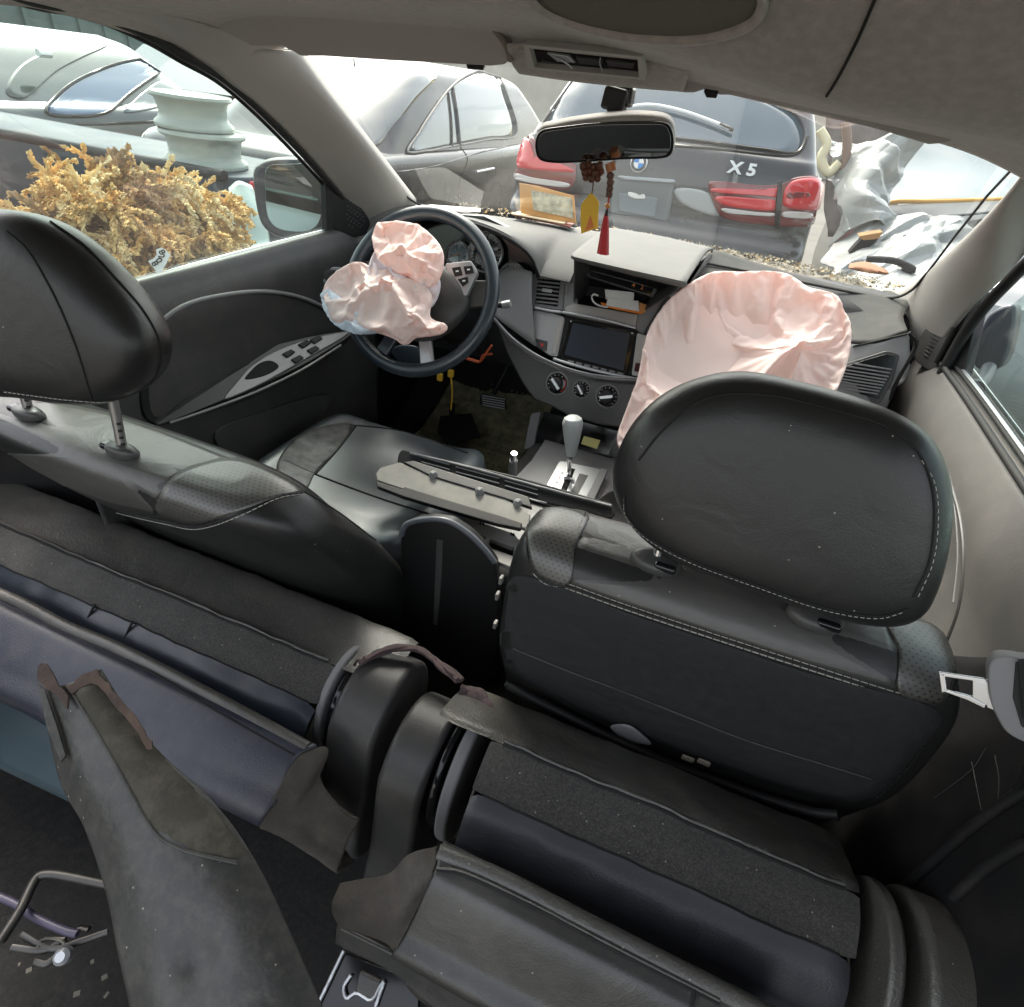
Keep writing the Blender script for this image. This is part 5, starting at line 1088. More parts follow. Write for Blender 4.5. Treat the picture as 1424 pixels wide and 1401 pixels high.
# strip of pale broken bits along the passenger seat side
for i, (x, y) in enumerate(((697, 806), (692, 828), (689, 868))):
    box('frame_tooth', Y(x, y, .66), (.006, .012, .014), GR, cf, .002)
# loose trim rails lying across the console
tr1 = thing('trim_rail', 'long black slotted trim rail lying across the console, in front of the pale one', 'trim', tuple(Z(700, 670, .84)))
T1 = PL(Z(700, 672, .845), (.02, -.9, 1))
panel('rail_body', T1, [(553, 632), (558, 624), (575, 628), (720, 662), (852, 700), (856, 714), (850, 722), (740, 694), (640, 672), (560, 655), (552, 645)], .010, M['black'], tr1, .003, off=0, r=4)
for q in ([(570, 630), (640, 646), (720, 668), (800, 690), (850, 703)], [(560, 648), (620, 664), (700, 684), (760, 700)]):
    tube('rail_ridge', [T1.at(*p, .003) for p in q], .0022, M['plastic_mid'], tr1, 6, n=30)
for a, b in (((586, 638), (625, 649)), ((634, 652), (694, 668)), ((702, 671), (748, 684))):
    prism('rail_slot', [T1.at(a[0], a[1]-2, .0012), T1.at(b[0], b[1]-2, .0012), T1.at(b[0], b[1]+3, .0012), T1.at(a[0], a[1]+3, .0012)], T1.n*.0006, M['gloss'], tr1, 0)
    tube('slot_rim', [T1.at(a[0], a[1]-3, .0015), T1.at(b[0], b[1]-3, .0015)], .0012, M['plastic_mid'], tr1, 6)
    tube('slot_rim', [T1.at(a[0], a[1]+4, .0015), T1.at(b[0], b[1]+4, .0015)], .0012, M['plastic_mid'], tr1, 6)
tr2 = thing('trim_rail', 'pale dusty underside of a broken trim piece lying across the console', 'trim', tuple(Z(640, 690, .84)))
T2 = PL(Z(640, 695, .825), (.02, -.40, 1))
panel('rail_body', T2, [(522, 658), (528, 650), (556, 642), (600, 660), (700, 690), (738, 714), (734, 736), (640, 706), (590, 690), (524, 668)], .012, mat('dusty_grey_underside', (.20, .195, .18), .8, var=.2, vs=20, dust=.3), tr2, .003)
panel('dark_flange', T2, [(522, 668), (560, 680), (562, 676), (600, 688), (700, 718), (726, 727), (724, 735), (690, 728), (600, 702), (560, 690), (524, 676)], .012, M['black'], tr2, .002, off=.004)
for p in ((603, 661), (667, 684), (720, 700)):
    lathe('rail_stud', [(.009, 0), (.008, .006), (.004, .012), (0, .012)], T2.at(*p, 0), T2.n, M['plastic_mid'], tr2, 14)
panel('rail_gloss', T2, [(560, 642), (575, 640), (735, 690), (740, 706), (700, 692), (600, 662)], .010, M['lid'], tr2, .002, off=.003)
# pedals
pd = thing('brake_pedal', 'brake pedal with ribbed steel trimmed pad in the driver footwell', 'pedal', tuple(Y(684, 560, 1.70)))
PDP = PL(Y(684, 560, 1.68), (0, -.8, .6))
panel('pedal_pad', PDP, [(668, 546), (702, 552), (704, 570), (666, 562)], .012, M['rubber'], pd, .003, r=4)
for i in range(5): panel('pad_rib', PDP, [(670+i*.3, 549+i*3.2), (702, 554+i*3.4), (702, 555.4+i*3.4), (670+i*.3, 550.4+i*3.2)], .002, M['steel'], pd, 0, off=.0015)
tube('pedal_arm', [PDP.at(686, 548, -.012), V(-.33, 1.80, .80), V(-.33, 1.82, .95)], .009, M['black'], pd, 8, n=10)
pd2 = thing('accelerator_pad', 'flat black pad on the footwell mat below the yellow wire', 'pad', tuple(Z(638, 595, .50)))
PD2 = PL(Z(638, 595, .53), (0, -.35, 1))
panel('pad_plate', PD2, [(612, 578), (655, 574), (668, 605), (625, 618), (608, 600)], .01, M['black'], pd2, .002)
tube('pad_stem', [PD2.at(628, 580, 0), Y(629, 562, 1.66)], .01, M['black'], pd2, 8)
tube('fluff_cord', [Z(*p, .52) for p in ((636, 570), (645, 565), (658, 562), (668, 568), (682, 570))], .004, mat('dusty_cord', (.22, .20, .15), .95), pd2, 6, n=20)
st2 = thing('label_scrap', 'small yellow label scrap on the footwell floor', 'label', tuple(Z(609, 617, .5)))
prism('scrap_sheet', [Z(*p, .50) for p in ((600, 613), (617, 617), (615, 622), (602, 618))], V(0, 0, .001), mat('yellow_scrap', (.5, .47, .2), .7), st2, 0)
bl = thing('steering_cover', 'grey blue curved cover under the steering column', 'cover', tuple(Y(570, 495, 1.2)))
puff('cover_shell', [Y(a, b, 1.20) for a, b in ((545, 486), (558, 480), (580, 482), (592, 494), (586, 506), (565, 504), (550, 498))], V(0, -.7, .6), mat('slate_cover', (.055, .075, .10), .45), bl, .008, .02, .6, 8, N=40)

# ================================================================== BELT BUCKLE
bu = thing('seat_belt_tongue', 'metal seat belt tongue in grey plastic grip at the right edge', 'seat belt', tuple(Y(1380, 960, .48)))
UP = PL(Y(1370, 960, .49), (-.25, -.95, .30))
STL = mat('bright_plate_steel', (.62, .63, .65), .22, metal=1)
for q in ([(1305, 934), (1370, 944), (1378, 951), (1310, 941)], [(1305, 934), (1314, 936), (1318, 962), (1309, 964)], [(1309, 961), (1318, 960), (1350, 968), (1372, 980), (1370, 986), (1345, 974)], [(1352, 944), (1378, 950), (1376, 984), (1352, 970)], [(1372, 944), (1384, 950), (1386, 990), (1372, 984)]):
    panel('tongue_bar', UP, q, .003, STL, bu, .001, off=0)
gr_ = [(1374, 940), (1378, 920), (1392, 913), (1420, 916), (1460, 930), (1470, 1040), (1430, 1034), (1402, 1020), (1388, 1000), (1378, 975)]
panel('tongue_grip', UP, gr_, .018, M['plastic_mid'], bu, .006, off=.006, smooth=50)
panel('grip_window', UP, [(1412, 920), (1450, 926), (1450, 1030), (1420, 1010), (1408, 970)], .002, M['rubber'], bu, .001, off=.0068)
panel('webbing', UP, [(1416, 918), (1470, 910), (1475, 1030), (1424, 1000)], .0015, mat('black_webbing', (.012, .012, .012), .9, bump=(800, 1, 'noise')), bu, 0, off=.010)
bw = thing('seat_belt', 'twisted black seat belt strap hanging by the right door', 'seat belt', (.72, .5, .9))
tube('strap', [Y(1424, 1090, .50), Y(1440, 1060, .50), Y(1462, 1010, .49)], .02, M['rubber'], bw, 8, n=12, flat=.12)

# ================================================================== BROKEN TRIM AT THE LEFT
bt = thing('broken_trim', 'torn dirty olive black pillar trim lying over the folded left seat', 'trim', tuple(at('z', 250, 1200, .84)))
cols = [((58, 960), (100, 950), (140, 932)), ((84, 1080), (160, 1040), (205, 1030)), ((120, 1150), (210, 1130), (300, 1120)), ((150, 1240), (270, 1210), (356, 1200)), ((168, 1330), (310, 1310), (405, 1300)), ((188, 1420), (340, 1430), (460, 1425)), ((205, 1500), (370, 1520), (510, 1520))]
TRP = PL(V(-.10, .18, .86), (.10, -.30, 1))
rows_ = []
for k, (a, b, c) in enumerate(cols):
    rows_.append([TRP.at(*a, -.03), TRP.at((a[0]*.6+b[0]*.4), (a[1]*.6+b[1]*.4), -.006), TRP.at(*b, .006), TRP.at((c[0]*.6+b[0]*.4), (c[1]*.6+b[1]*.4), .004), TRP.at(*c, -.004)])
tm = patch('trim_shell', rows_, 50, 90, M['dirtplastic'], bt, thick=.004, disp=lambda p: p+V(0, 0, .002*fbm(p, 14)-.010*math.exp(-((p-TRP.at(275, 1330)).length/.02)**2)))
St = Surf(tm)
rib = St.line([(100, 962), (130, 1010), (165, 1070), (210, 1150), (250, 1180), (330, 1200)], 40, .0)
tube('moulded_step', rib, .0018, M['dirtplastic'], bt, 8)
cut('olive_inset', tm, [(104, 962), (140, 940), (180, 990), (230, 1060), (300, 1130), (350, 1195), (280, 1190), (215, 1150), (165, 1068)], mat('olive_dirty_cloth', (.042, .038, .026), .85, var=.25, vs=12, bump=(300, .6, 'noise'), dust=.25), bt, .0022)
rg = random.Random(4)
def ragged(pts, n, amp):
    out = []
    for i, p in enumerate([tuple(q)[:2] for q in sp([(a, b, 0) for a, b in pts], n)]): out.append((p[0]+rg.uniform(-amp, amp), p[1]+rg.uniform(-amp, amp)))
    return out
up_ = ragged([(92, 956), (104, 946), (130, 930)], 9, 2)+ragged([(134, 932), (160, 965), (190, 1000), (214, 1040)], 16, 2.5)+ragged([(205, 1042), (180, 1005), (150, 970), (130, 950), (98, 964)], 14, 1.5)
prism('torn_edge', [TRP.at(a, b, .010) for a, b in up_], -TRP.n*.003, M['rust'], bt, 0)
tk = ragged([(52, 925), (64, 922), (72, 934), (80, 950), (96, 968)], 10, 1.5)+ragged([(92, 985), (76, 965), (60, 955), (52, 940)], 8, 1.5)
prism('torn_hook', [TRP.at(a, b, .012) for a, b in tk], -TRP.n*.004, M['rust'], bt, 0)
prism('split_edge', [TRP.at(*p, -.004) for p in ((52, 950), (62, 958), (80, 1010), (92, 1050), (84, 1060), (64, 1010))], -TRP.n*.003, M['dirtplastic'], bt, .001)
# wires and hooks beneath
wb_ = thing('wire_hoop', 'bent grey wire seat hoop in the dark at the lower left', 'wire', tuple(at('z', 60, 1240, .55)))
tube('hoop', [at('z', *p, .55) for p in ((0, 1310), (16, 1285), (30, 1262), (48, 1225), (62, 1216), (90, 1218), (150, 1230), (200, 1240))], .006, M['darksteel'], wb_, 10, n=40)
tube('violet_rod', [at('z', *p, .53) for p in ((-20, 1240), (20, 1256), (50, 1276), (90, 1294), (108, 1298))], .005, mat('violet_grey_rod', (.07, .06, .10), .4), wb_, 8, n=20)
lt_ = thing('metal_latch', 'scratched steel latch pieces under the wire hoop', 'latch', tuple(at('z', 70, 1320, .5)))
for ps_ in ([(48, 1338), (66, 1340), (90, 1318), (86, 1308), (64, 1304)], [(30, 1300), (70, 1320), (110, 1310), (150, 1296)], [(16, 1318), (60, 1322), (88, 1308)], [(100, 1295), (112, 1290), (124, 1292)], [(50, 1320), (60, 1306), (92, 1304)]):
    tube('latch_bar', [at('z', *p, .5) for p in ps_], .0045, M['darksteel'], lt_, 8, n=20, flat=.6)
lathe('latch_bolt', [(.010, 0), (.010, .012), (.006, .016), (0, .016)], at('z', 92, 1328, .5), V(.2, -.4, 1), M['silver'], lt_, 14)
DEB = mat('debris_chips', (.12, .11, .09), .8)
rq = random.Random(5)
for k in range(16):
    x, y = rq.choice(((rq.uniform(20, 160), rq.uniform(1330, 1400)), (rq.uniform(420, 620), rq.uniform(1330, 1400)), (rq.uniform(1180, 1400), rq.uniform(1150, 1300))))
    p = at('z', x, y, .42); o = box('debris_chip', p, (rq.uniform(.003, .009), rq.uniform(.003, .007), .003), DEB, None, 0, rot=Matrix.Rotation(rq.uniform(0, 3), 3, 'Z'))
    tag(o, 'small pale chip of debris on the dark cabin floor', 'debris', 'debris chips scattered on the cabin floor')
# seat latch frame at the bottom middle
sf = thing('seat_bracket', 'black pressed bracket with bright worn edges under the right seat back edge', 'bracket', tuple(at('z', 500, 1370, .60)))
SB2 = PL(at('z', 500, 1370, .60), (-.1, -.5, 1))
panel('bracket_plate', SB2, [(478, 1325), (560, 1358), (582, 1380), (580, 1430), (430, 1430)], .01, M['gloss'], sf, .003, r=6)
for ps_ in ([(478, 1322), (455, 1370), (438, 1405)], [(488, 1356), (478, 1372), (482, 1388), (496, 1380), (516, 1390), (528, 1372), (534, 1364)], [(522, 1400), (534, 1366)]):
    tube('worn_edge', [SB2.at(*p, .004) for p in ps_], .0022, M['silver'], sf, 6, n=20)
panel('latch_block', SB2, [(500, 1348), (532, 1364), (520, 1392), (492, 1380)], .016, M['plastic'], sf, .004, off=.006)
patch('bracket_skirt', [[at('z', 470, 1285, .66), at('z', 560, 1330, .66), at('z', 700, 1400, .66), at('z', 900, 1500, .66)], [at('z', 468, 1310, .63), at('z', 550, 1352, .63), at('z', 600, 1400, .62), at('z', 800, 1520, .62)]], 30, 10, M['leather_worn'], sf, thick=.005)
# ================================================================== YARD
def outline(name, surf, px, n, r, m, parent, off=.005, closed=True):
    P = surf.line(px, n, off, closed); return tube(name, P, r, m, parent, 6, closed=closed)
gnd = gridm('ground', [[V(x, y, 0) for x in (-200, 200)] for y in (-200, 200)], mat('dusty_yard_concrete', (.13, .12, .105), .9, var=.25, vs=.8), None); gnd['kind'] = 'structure'
def paint(name, c, rough=.25, dust=.10): return mat(name, c, rough, coat=.6, var=.06, vs=2, dust=dust, spec=.5)
P_SUV = paint('blue_black_car_paint', (.012, .016, .022), .25, .05); P_SED = paint('black_car_paint', (.018, .019, .021), .28, .12)
P_SIL = paint('silver_blue_paint', (.04, .06, .068), .3); P_DK = mat('dull_dark_blue_paint', (.03, .045, .065), .6, var=.2, vs=3, dust=.15); P_WH = paint('white_car_paint', (.26, .275, .27), .5, .12)
P_GR = paint('grey_green_paint', (.22, .28, .27), .35); P_CR = paint('cream_yellow_paint', (.72, .58, .24), .35)
CG = mat('car_window_glass', (.05, .075, .09), .06, spec=1, coat=1, dust=0)
LAMP = mat('red_tail_lens', (.62, .02, .03), .12, coat=1); LAMPD = mat('dark_red_tail_lens', (.16, .008, .012), .15, coat=1); CLEAR = mat('clear_lens_band', (.62, .58, .56), .15, coat=1)
TYRE = mat('tyre_rubber', (.015, .015, .015), .8)
def rotz(c, a):
    c = Vector(c); m_ = Matrix.Translation(c) @ Matrix.Rotation(a, 4, 'Z') @ Matrix.Translation(-c)
    return lambda v: m_ @ v
def hull(label, name, lower, cabin, pt, rot=0, c=(0, 0, 0), cat='car', n=(46, 150), pw=5, cabm=None, group=None, rad=.30):
    t = thing(name, label, cat, ((lower[0][1]+lower[0][2])/2, (lower[0][3]+lower[0][4])/2, 0), group); f = rotz(c, rot) if rot else None
    lo = vloft('body_shell', lower, pt, t, n[0], n[1], -rad, 40, disp=f)
    ca = vloft('cabin_shell', cabin, cabm or pt, t, n[0], n[1], -rad, 40, disp=f) if cabin else None
    x0, x1, y0, y1 = lower[0][1:5]
    for x, sx in ((x0+.02, -1), (x1-.02, 1)):
        for y in (y0+.75, y1-.85):
            cc_ = V(x, y, .33); cc_ = f(cc_) if f else cc_; ax = V(sx, 0, 0); ax = (Matrix.Rotation(rot, 3, 'Z') @ ax) if rot else ax
            w = lathe('wheel', [(.0, -.20), (.30, -.20), (.33, -.17), (.33, -.02), (.30, 0), (.24, -.01), (.22, -.03), (0, -.03)], cc_+ax*.045, ax, TYRE, t, 32)
            lathe('wheel_rim', [(.22, -.02), (.20, .0), (.05, -.03), (.04, .0), (0, .0)], cc_+ax*.045, ax, M['silver'], w, 24)
    return t, lo, ca
# ---- black off-roader whose tail faces the windscreen
suv, slo, sca = hull('blue black off-roader parked ahead with big red tail lamps facing us', 'parked_car',
    [(.25, -1.22, .52, 4.12, 8.6), (.45, -1.32, .62, 4.06, 8.8), (.70, -1.34, .635, 4.03, 8.85), (.82, -1.34, .635, 4.04, 8.8), (.90, -1.335, .63, 4.11, 8.75), (1.05, -1.325, .62, 4.12, 8.6), (1.18, -1.30, .60, 4.14, 8.4), (1.24, -1.27, .57, 4.17, 7.6)],
    [(1.18, -1.28, .58, 4.15, 7.2), (1.28, -1.24, .54, 4.20, 7.0), (1.33, -1.22, .52, 4.27, 6.9), (1.50, -1.15, .45, 4.42, 6.5), (1.66, -1.06, .36, 4.58, 6.1), (1.73, -.95, .25, 4.70, 5.9), (1.75, -.7, 0, 4.9, 5.7)], P_SUV, n=(60, 260), rad=.10)
SS = Surf(slo, sca)
gls = skin('rear_window', SS, [(752, 168), (778, 110), (820, 92), (1000, 118), (1090, 150), (1118, 180), (1108, 212), (1060, 208), (950, 194), (850, 184), (790, 180)], 60, mat('tinted_rear_glass', (.03, .06, .085), .05, spec=1, coat=1), suv)
outline('window_edge', SS, [(752, 168), (778, 110), (820, 92), (1000, 118), (1090, 150), (1118, 180), (1108, 212), (1060, 208), (950, 194), (850, 184), (790, 180)], 80, .008, M['gloss'], suv)
tube('wiper', [SS.at(x, y, .03) for x, y in ((868, 155), (905, 151), (950, 160), (1000, 178), (1014, 184))], .012, mat('pale_wiper_cover', (.55, .57, .58), .4), suv, 8, n=20, flat=.6)
tube('wiper_tip', [SS.at(x, y, .03) for x, y in ((1000, 178), (1018, 186))], .010, M['black'], suv, 8)
tube('hatch_seam', SS.line([(748, 182), (800, 190), (900, 200), (1000, 208), (1080, 216), (1112, 212), (1124, 190)], 60, .003), .006, M['seam'], suv, 6)
tube('hatch_seam', SS.line([(735, 262), (790, 268), (850, 272)], 30, .003), .005, M['seam'], suv, 6)
for nm, q, m_ in (('tail_lamp', [(707, 190), (722, 182), (740, 190), (760, 214), (795, 226), (802, 236), (794, 262), (760, 262), (716, 248), (704, 235)], LAMPD), ('tail_lamp', [(985, 256), (1000, 252), (1060, 258), (1090, 255), (1105, 248), (1130, 246), (1146, 256), (1144, 290), (1130, 314), (1060, 312), (1010, 304), (994, 286)], LAMPD)):
    L_ = skin(nm, SS, q, 50, m_, suv, .006, .01)
    if q[0][0] < 800:
        bands = [([(710, 198), (724, 188), (738, 198), (744, 220), (790, 232), (796, 240), (740, 236), (708, 226)], LAMP), ([(708, 238), (740, 246), (790, 254), (786, 260), (740, 254), (710, 246)], CLEAR)]
    else:
        bands = [([(994, 262), (1060, 264), (1084, 262), (1080, 274), (1060, 272), (998, 268)], LAMP), ([(999, 273), (1060, 277), (1078, 279), (1076, 292), (1040, 290), (1004, 284)], LAMP), ([(1006, 289), (1050, 294), (1076, 296), (1075, 300), (1040, 298), (1010, 295)], CLEAR),
                 ([(1092, 262), (1104, 252), (1128, 250), (1140, 258), (1138, 282), (1130, 292), (1092, 288), (1088, 276)], LAMP), ([(1091, 294), (1124, 296), (1122, 303), (1090, 301)], CLEAR), ([(1096, 268), (1120, 268), (1122, 274), (1096, 276)], LAMPD)]
    for q2, m2 in bands: skin('lens_band', SS, q2, 30, m2, L_, .018, .006, 5)
skin('lamp_gap', SS, [(1081, 258), (1087, 257), (1084, 312), (1077, 312)], 16, M['gloss'], suv, .024, .004, 4)
# roundel
RC = SS.at(889, 227, .012); RN = V(.0, -1, .12)
rd = lathe('roundel', [(.052, 0), (.052, .006), (.048, .009), (0, .009)], RC, RN, mat('roundel_ring', (.75, .77, .8), .3, metal=.6), suv, 36)
lathe('roundel_black', [(.047, .0092), (0, .0096)], RC, RN, M['gloss'], rd, 32)
RF = frame(RC, V(1, 0, 0), RN)
for k in range(4):
    pts = [V(0, 0, .0105)]+[V(.031*math.cos(a), .031*math.sin(a), .0105) for a in np.linspace(k*PI/2, k*PI/2+PI/2, 9)]
    mesh('roundel_quarter', [RF @ p for p in pts], [tuple(range(len(pts)))], M['white'] if k % 2 == 0 else mat('roundel_blue', (.02, .22, .62), .3), rd, False)
for s_, a in (('B', 2.35), ('M', PI/2), ('W', .8)):
    m4 = RF @ Matrix.Translation((.039*math.cos(a), .039*math.sin(a), .0108)) @ Matrix.Rotation(a-PI/2, 4, 'Z'); txt('roundel_letter', s_, .017, m4, M['white'], rd, .0005)
BC = SS.at(1032, 237, .016); bf = frame(BC, V(1, 0, 0), V(0, -1, .1))
CHR = mat('badge_chrome', (.72, .73, .76), .25, metal=.5)
for s_, dx in (('X', -.042), ('5', .052)): txt('model_badge', s_, .085, bf @ Matrix.Translation((dx, 0, 0)) @ Matrix.Scale(1.25, 4, (1, 0, 0)), CHR, suv, .004, .003)
skin('plate_recess', SS, [(852, 248), (938, 256), (930, 308), (846, 296)], 24, mat('recess_grey', (.09, .11, .12), .4), suv, .003, .002, sm=False)
skin('plate', SS, [(862, 268), (915, 275), (912, 303), (860, 294)], 24, mat('blank_grey_plate', (.14, .17, .19), .5), suv, .009, .004, sm=False)
skin('torn_sticker', SS, [(874, 266), (884, 268), (896, 274), (896, 268), (899, 276), (884, 276), (874, 272)], 14, M['paper'], suv, .016, .001, 4, sm=False)
skin('chrome_strip', SS, [(860, 244), (940, 250), (940, 255), (860, 249)], 12, mat('dim_chrome', (.3, .32, .34), .3, metal=.6), suv, .012, .008, 4, sm=False)
skin('bumper_reflector', SS, [(940, 262), (985, 268), (1000, 300), (950, 284)], 16, mat('pale_dusty_patch', (.34, .36, .36), .7), suv, .003, .001, 4)
# ---- black saloon ahead on the left
sed, elo, eca = hull('black saloon parked ahead on the left with bright chrome window frame', 'parked_car',
    [(.22, -4.05, -2.42, 3.62, 9.3), (.45, -4.15, -2.32, 3.55, 9.5), (.70, -4.16, -2.30, 3.53, 9.5), (.88, -4.14, -2.32, 3.55, 9.4), (.95, -4.10, -2.36, 3.60, 9.3), (.985, -4.0, -2.46, 3.68, 8.9)],
    [(.93, -4.08, -2.38, 4.05, 8.6), (1.00, -4.04, -2.40, 4.18, 8.45), (1.18, -3.98, -2.45, 4.42, 8.2), (1.36, -3.90, -2.52, 4.70, 7.9), (1.50, -3.80, -2.60, 5.00, 7.6), (1.57, -3.6, -2.80, 5.25, 7.3)], P_SED, n=(60, 220), pw=5.5)
SE = Surf(elo, eca)
sw_ = [(568, 213), (582, 184), (604, 150), (632, 116), (668, 98), (690, 98), (704, 130), (718, 186), (680, 194), (630, 203)]
skin('side_window', SE, sw_, 60, mat('side_window_glass', (.06, .09, .10), .06, spec=1, coat=1), sed, .004)
outline('chrome_frame', SE, sw_, 90, .009, M['pillar'], sed, .008)
tube('window_post', SE.line([(628, 122), (634, 160), (638, 202)], 12, .012), .016, P_SED, sed, 8)
tube('window_post', SE.line([(622, 130), (626, 165), (627, 204)], 12, .012), .010, M['gloss'], sed, 8)
skin('rear_window', SE, [(470, 196), (445, 150), (432, 112), (470, 100), (540, 100), (606, 104), (580, 136), (545, 178), (520, 204)], 50, mat('glaring_rear_glass', (.10, .11, .11), .12, spec=1, coat=1), sed, .004)
tube('door_handle', SE.line([(660, 239), (670, 237), (684, 234)], 8, .02), .012, CHR, sed, 8)
tube('side_crease', SE.line([(545, 240), (600, 232), (660, 214), (720, 200)], 30, .002), .006, P_SED, sed, 6)
tube('door_gap', SE.line([(640, 204), (650, 222), (640, 250), (636, 285)], 20, .001), .005, M['seam'], sed, 6)
# ---- cream car far between the two
cr, clo, cca = hull('cream yellow car far behind, seen in the gap between the saloon and the off-roader', 'parked_car',
    [(.25, -3.3, -1.65, 9.6, 13.6), (.7, -3.35, -1.6, 9.5, 13.7), (.95, -3.3, -1.65, 9.6, 13.4)], [(.93, -3.2, -1.7, 10.0, 13), (1.3, -3.1, -1.85, 10.4, 12.4), (1.5, -2.95, -2.0, 10.8, 12)], P_CR, cabm=P_CR, n=(20, 60))
CRS = Surf(clo, cca); skin('rear_window', CRS, [(706, 104), (720, 108), (738, 130), (744, 152), (730, 150), (712, 130)], 24, CG, cr, .01)
# ---- crumpled white wreck on the right
wk = thing('wrecked_car', 'crumpled white wreck beside the off-roader with torn wing and bent bonnet', 'car', (1.4, 3.2, 0))
def crump(seed, amp, fs, fine=.01):
    rn = random.Random(seed); WV = []
    for k in range(7):
        d = V(rn.uniform(-1, 1), rn.uniform(-.5, .5), rn.uniform(-1, 1)).normalized(); WV.append((d, fs*(.5, .8, 1.1, 1.6, 2.2, 3.1, 4.5)[k], rn.random(), (1.3, 1.1, .8, .6, .4, .25, .15)[k]))
    def f(p):
        q = p+V(noise.noise(p*2), noise.noise(p*2+V(5, 0, 0)), noise.noise(p*2+V(0, 7, 0)))*.10; v = 0
        for d, fr, ph, am in WV: u = (q.dot(d)*fr+ph) % 1; v += am*(abs(2*u-1)-.5)
        return p+V(.25*v, -v, .5*v)*amp*.6
    return f
def wpatch(name, px, m, seed, amp, fs, th=.004, n=(46, 46)):
    return patch(name, [[at('y', a, b, y) for a, b, y in r] for r in px], n[0]*2, n[1]*2, m, wk, thick=th, disp=crump(seed, amp, fs), angle=25)
wpatch('torn_wing', [[(1150, 190, 3.6), (1185, 200, 3.6), (1215, 195, 3.5), (1250, 185, 3.5), (1290, 190, 3.5)], [(1155, 250, 3.5), (1180, 240, 3.4), (1200, 225, 3.3), (1235, 215, 3.3), (1270, 230, 3.4)], [(1160, 300, 3.4), (1175, 285, 3.2), (1200, 262, 3.1), (1225, 268, 3.1), (1245, 285, 3.2)], [(1150, 345, 3.3), (1180, 320, 3.1), (1215, 305, 3.0), (1240, 310, 3.0), (1290, 320, 3.0)]], P_WH, 1.3, .10, 4.0, n=(70, 70))
wpatch('bent_bonnet', [[(1165, 330, 3.3), (1210, 310, 3.1), (1260, 300, 3.1), (1310, 298, 3.2), (1400, 300, 3.4)], [(1150, 360, 3.0), (1210, 345, 2.9), (1270, 325, 2.9), (1320, 320, 3.0), (1400, 320, 3.2)], [(1150, 395, 2.6), (1215, 380, 2.6), (1280, 360, 2.6), (1330, 360, 2.7), (1400, 350, 2.9)], [(1150, 440, 2.3), (1230, 430, 2.3), (1290, 420, 2.3), (1340, 400, 2.4), (1400, 400, 2.6)]], P_WH, 4.7, .085, 3.6, n=(70, 60))
wpatch('grey_tailgate', [[(1240, 180, 4.2), (1300, 190, 4.3), (1360, 200, 4.4), (1440, 210, 4.6)], [(1232, 235, 3.9), (1290, 235, 4.0), (1360, 240, 4.1), (1440, 240, 4.4)], [(1230, 282, 3.5), (1290, 278, 3.6), (1360, 276, 3.8), (1440, 274, 4.1)]], paint('blue_grey_dusty_panel', (.16, .20, .21), .5, .4), 2.2, .010, 1.5)
tube('orange_edge', [at('y', a, b, 3.45) for a, b in ((1232, 284), (1250, 280), (1300, 280), (1370, 278), (1440, 275))], .010, mat('ochre_edge', (.55, .30, .08), .8), wk, 8, n=24)
patch('dark_valance', [[at('y', a, b, 3.43) for a, b in ((1228, 286), (1280, 284), (1340, 282), (1430, 278))], [at('y', a, b, 3.30) for a, b in ((1216, 300), (1270, 300), (1310, 302), (1430, 290))]], 20, 8, mat('blue_black_valance', (.035, .045, .05), .5), wk, thick=.006)
tube('bent_rod', [at('y', a, b, 3.1) for a, b in ((1232, 288), (1222, 296), (1214, 310), (1211, 325))], .006, mat('rusty_rod', (.16, .06, .03), .7), wk, 8, n=12)
prism('orange_block', [at('y', a, b, 2.9) for a, b in ((1194, 328), (1228, 322), (1222, 332), (1200, 336))], V(0, .08, 0), mat('ochre_block', (.28, .15, .06), .8), wk, .004)
prism('dark_bracket', [at('y', a, b, 2.9) for a, b in ((1186, 345), (1198, 332), (1222, 332), (1200, 352), (1180, 352))], V(0, .06, 0), M['black'], wk, .004)
tube('dark_trim_strip', [at('y', a, b, 2.6) for a, b in ((1205, 360), (1240, 362), (1262, 370), (1270, 376), (1255, 372))], .012, M['black'], wk, 8, n=20)
tube('broken_strut', [at('y', a, b, 3.5) for a, b in ((1140, 180), (1150, 200), (1142, 220), (1152, 240), (1168, 225))], .02, mat('cream_broken_strut', (.66, .60, .42), .7), wk, 8, n=20)
tube('broken_strut', [at('y', a, b, 3.5) for a, b in ((1176, 170), (1178, 200), (1174, 240))], .02, mat('brown_stained_strut', (.22, .15, .12), .7), wk, 8, n=14)
patch('inner_wing', [[at('y', a, b, 3.9) for a, b in ((1150, 160), (1200, 170), (1250, 175))], [at('y', a, b, 3.9) for a, b in ((1150, 330), (1200, 330), (1250, 320))]], 16, 16, mat('grey_brown_inner_wing', (.20, .17, .16), .7, var=.3), wk, thick=.006, disp=crump(8, .05, 3))
hull('white wreck body standing behind the crumpled wing at the right', 'wrecked_car', [(.2, .95, 2.6, 3.6, 7.0), (.5, .9, 2.7, 3.5, 7.1), (.85, .9, 2.7, 3.6, 7.0)], [(.8, 1.0, 2.6, 4.6, 7), (1.2, 1.1, 2.5, 4.9, 6.6), (1.4, 1.25, 2.3, 5.2, 6.3)], P_WH, n=(24, 80), cat='car')
# ---- outside the right window
rc_, a_, b__ = hull('dusty grey car close outside the right window', 'parked_car', [(.25, 1.55, 3.2, -1.2, 2.3), (.6, 1.5, 3.25, -1.3, 2.4), (.88, 1.52, 3.2, -1.2, 2.3)], [(.86, 1.6, 3.1, -.6, 1.6), (1.2, 1.7, 3.0, -.3, 1.3), (1.42, 1.85, 2.85, 0, 1.0)], P_GR, n=(24, 80))
skin('side_window', Surf(a_, b__), [(1410, 560), (1440, 480), (1500, 470), (1520, 560)], 24, CG, rc_, .008)
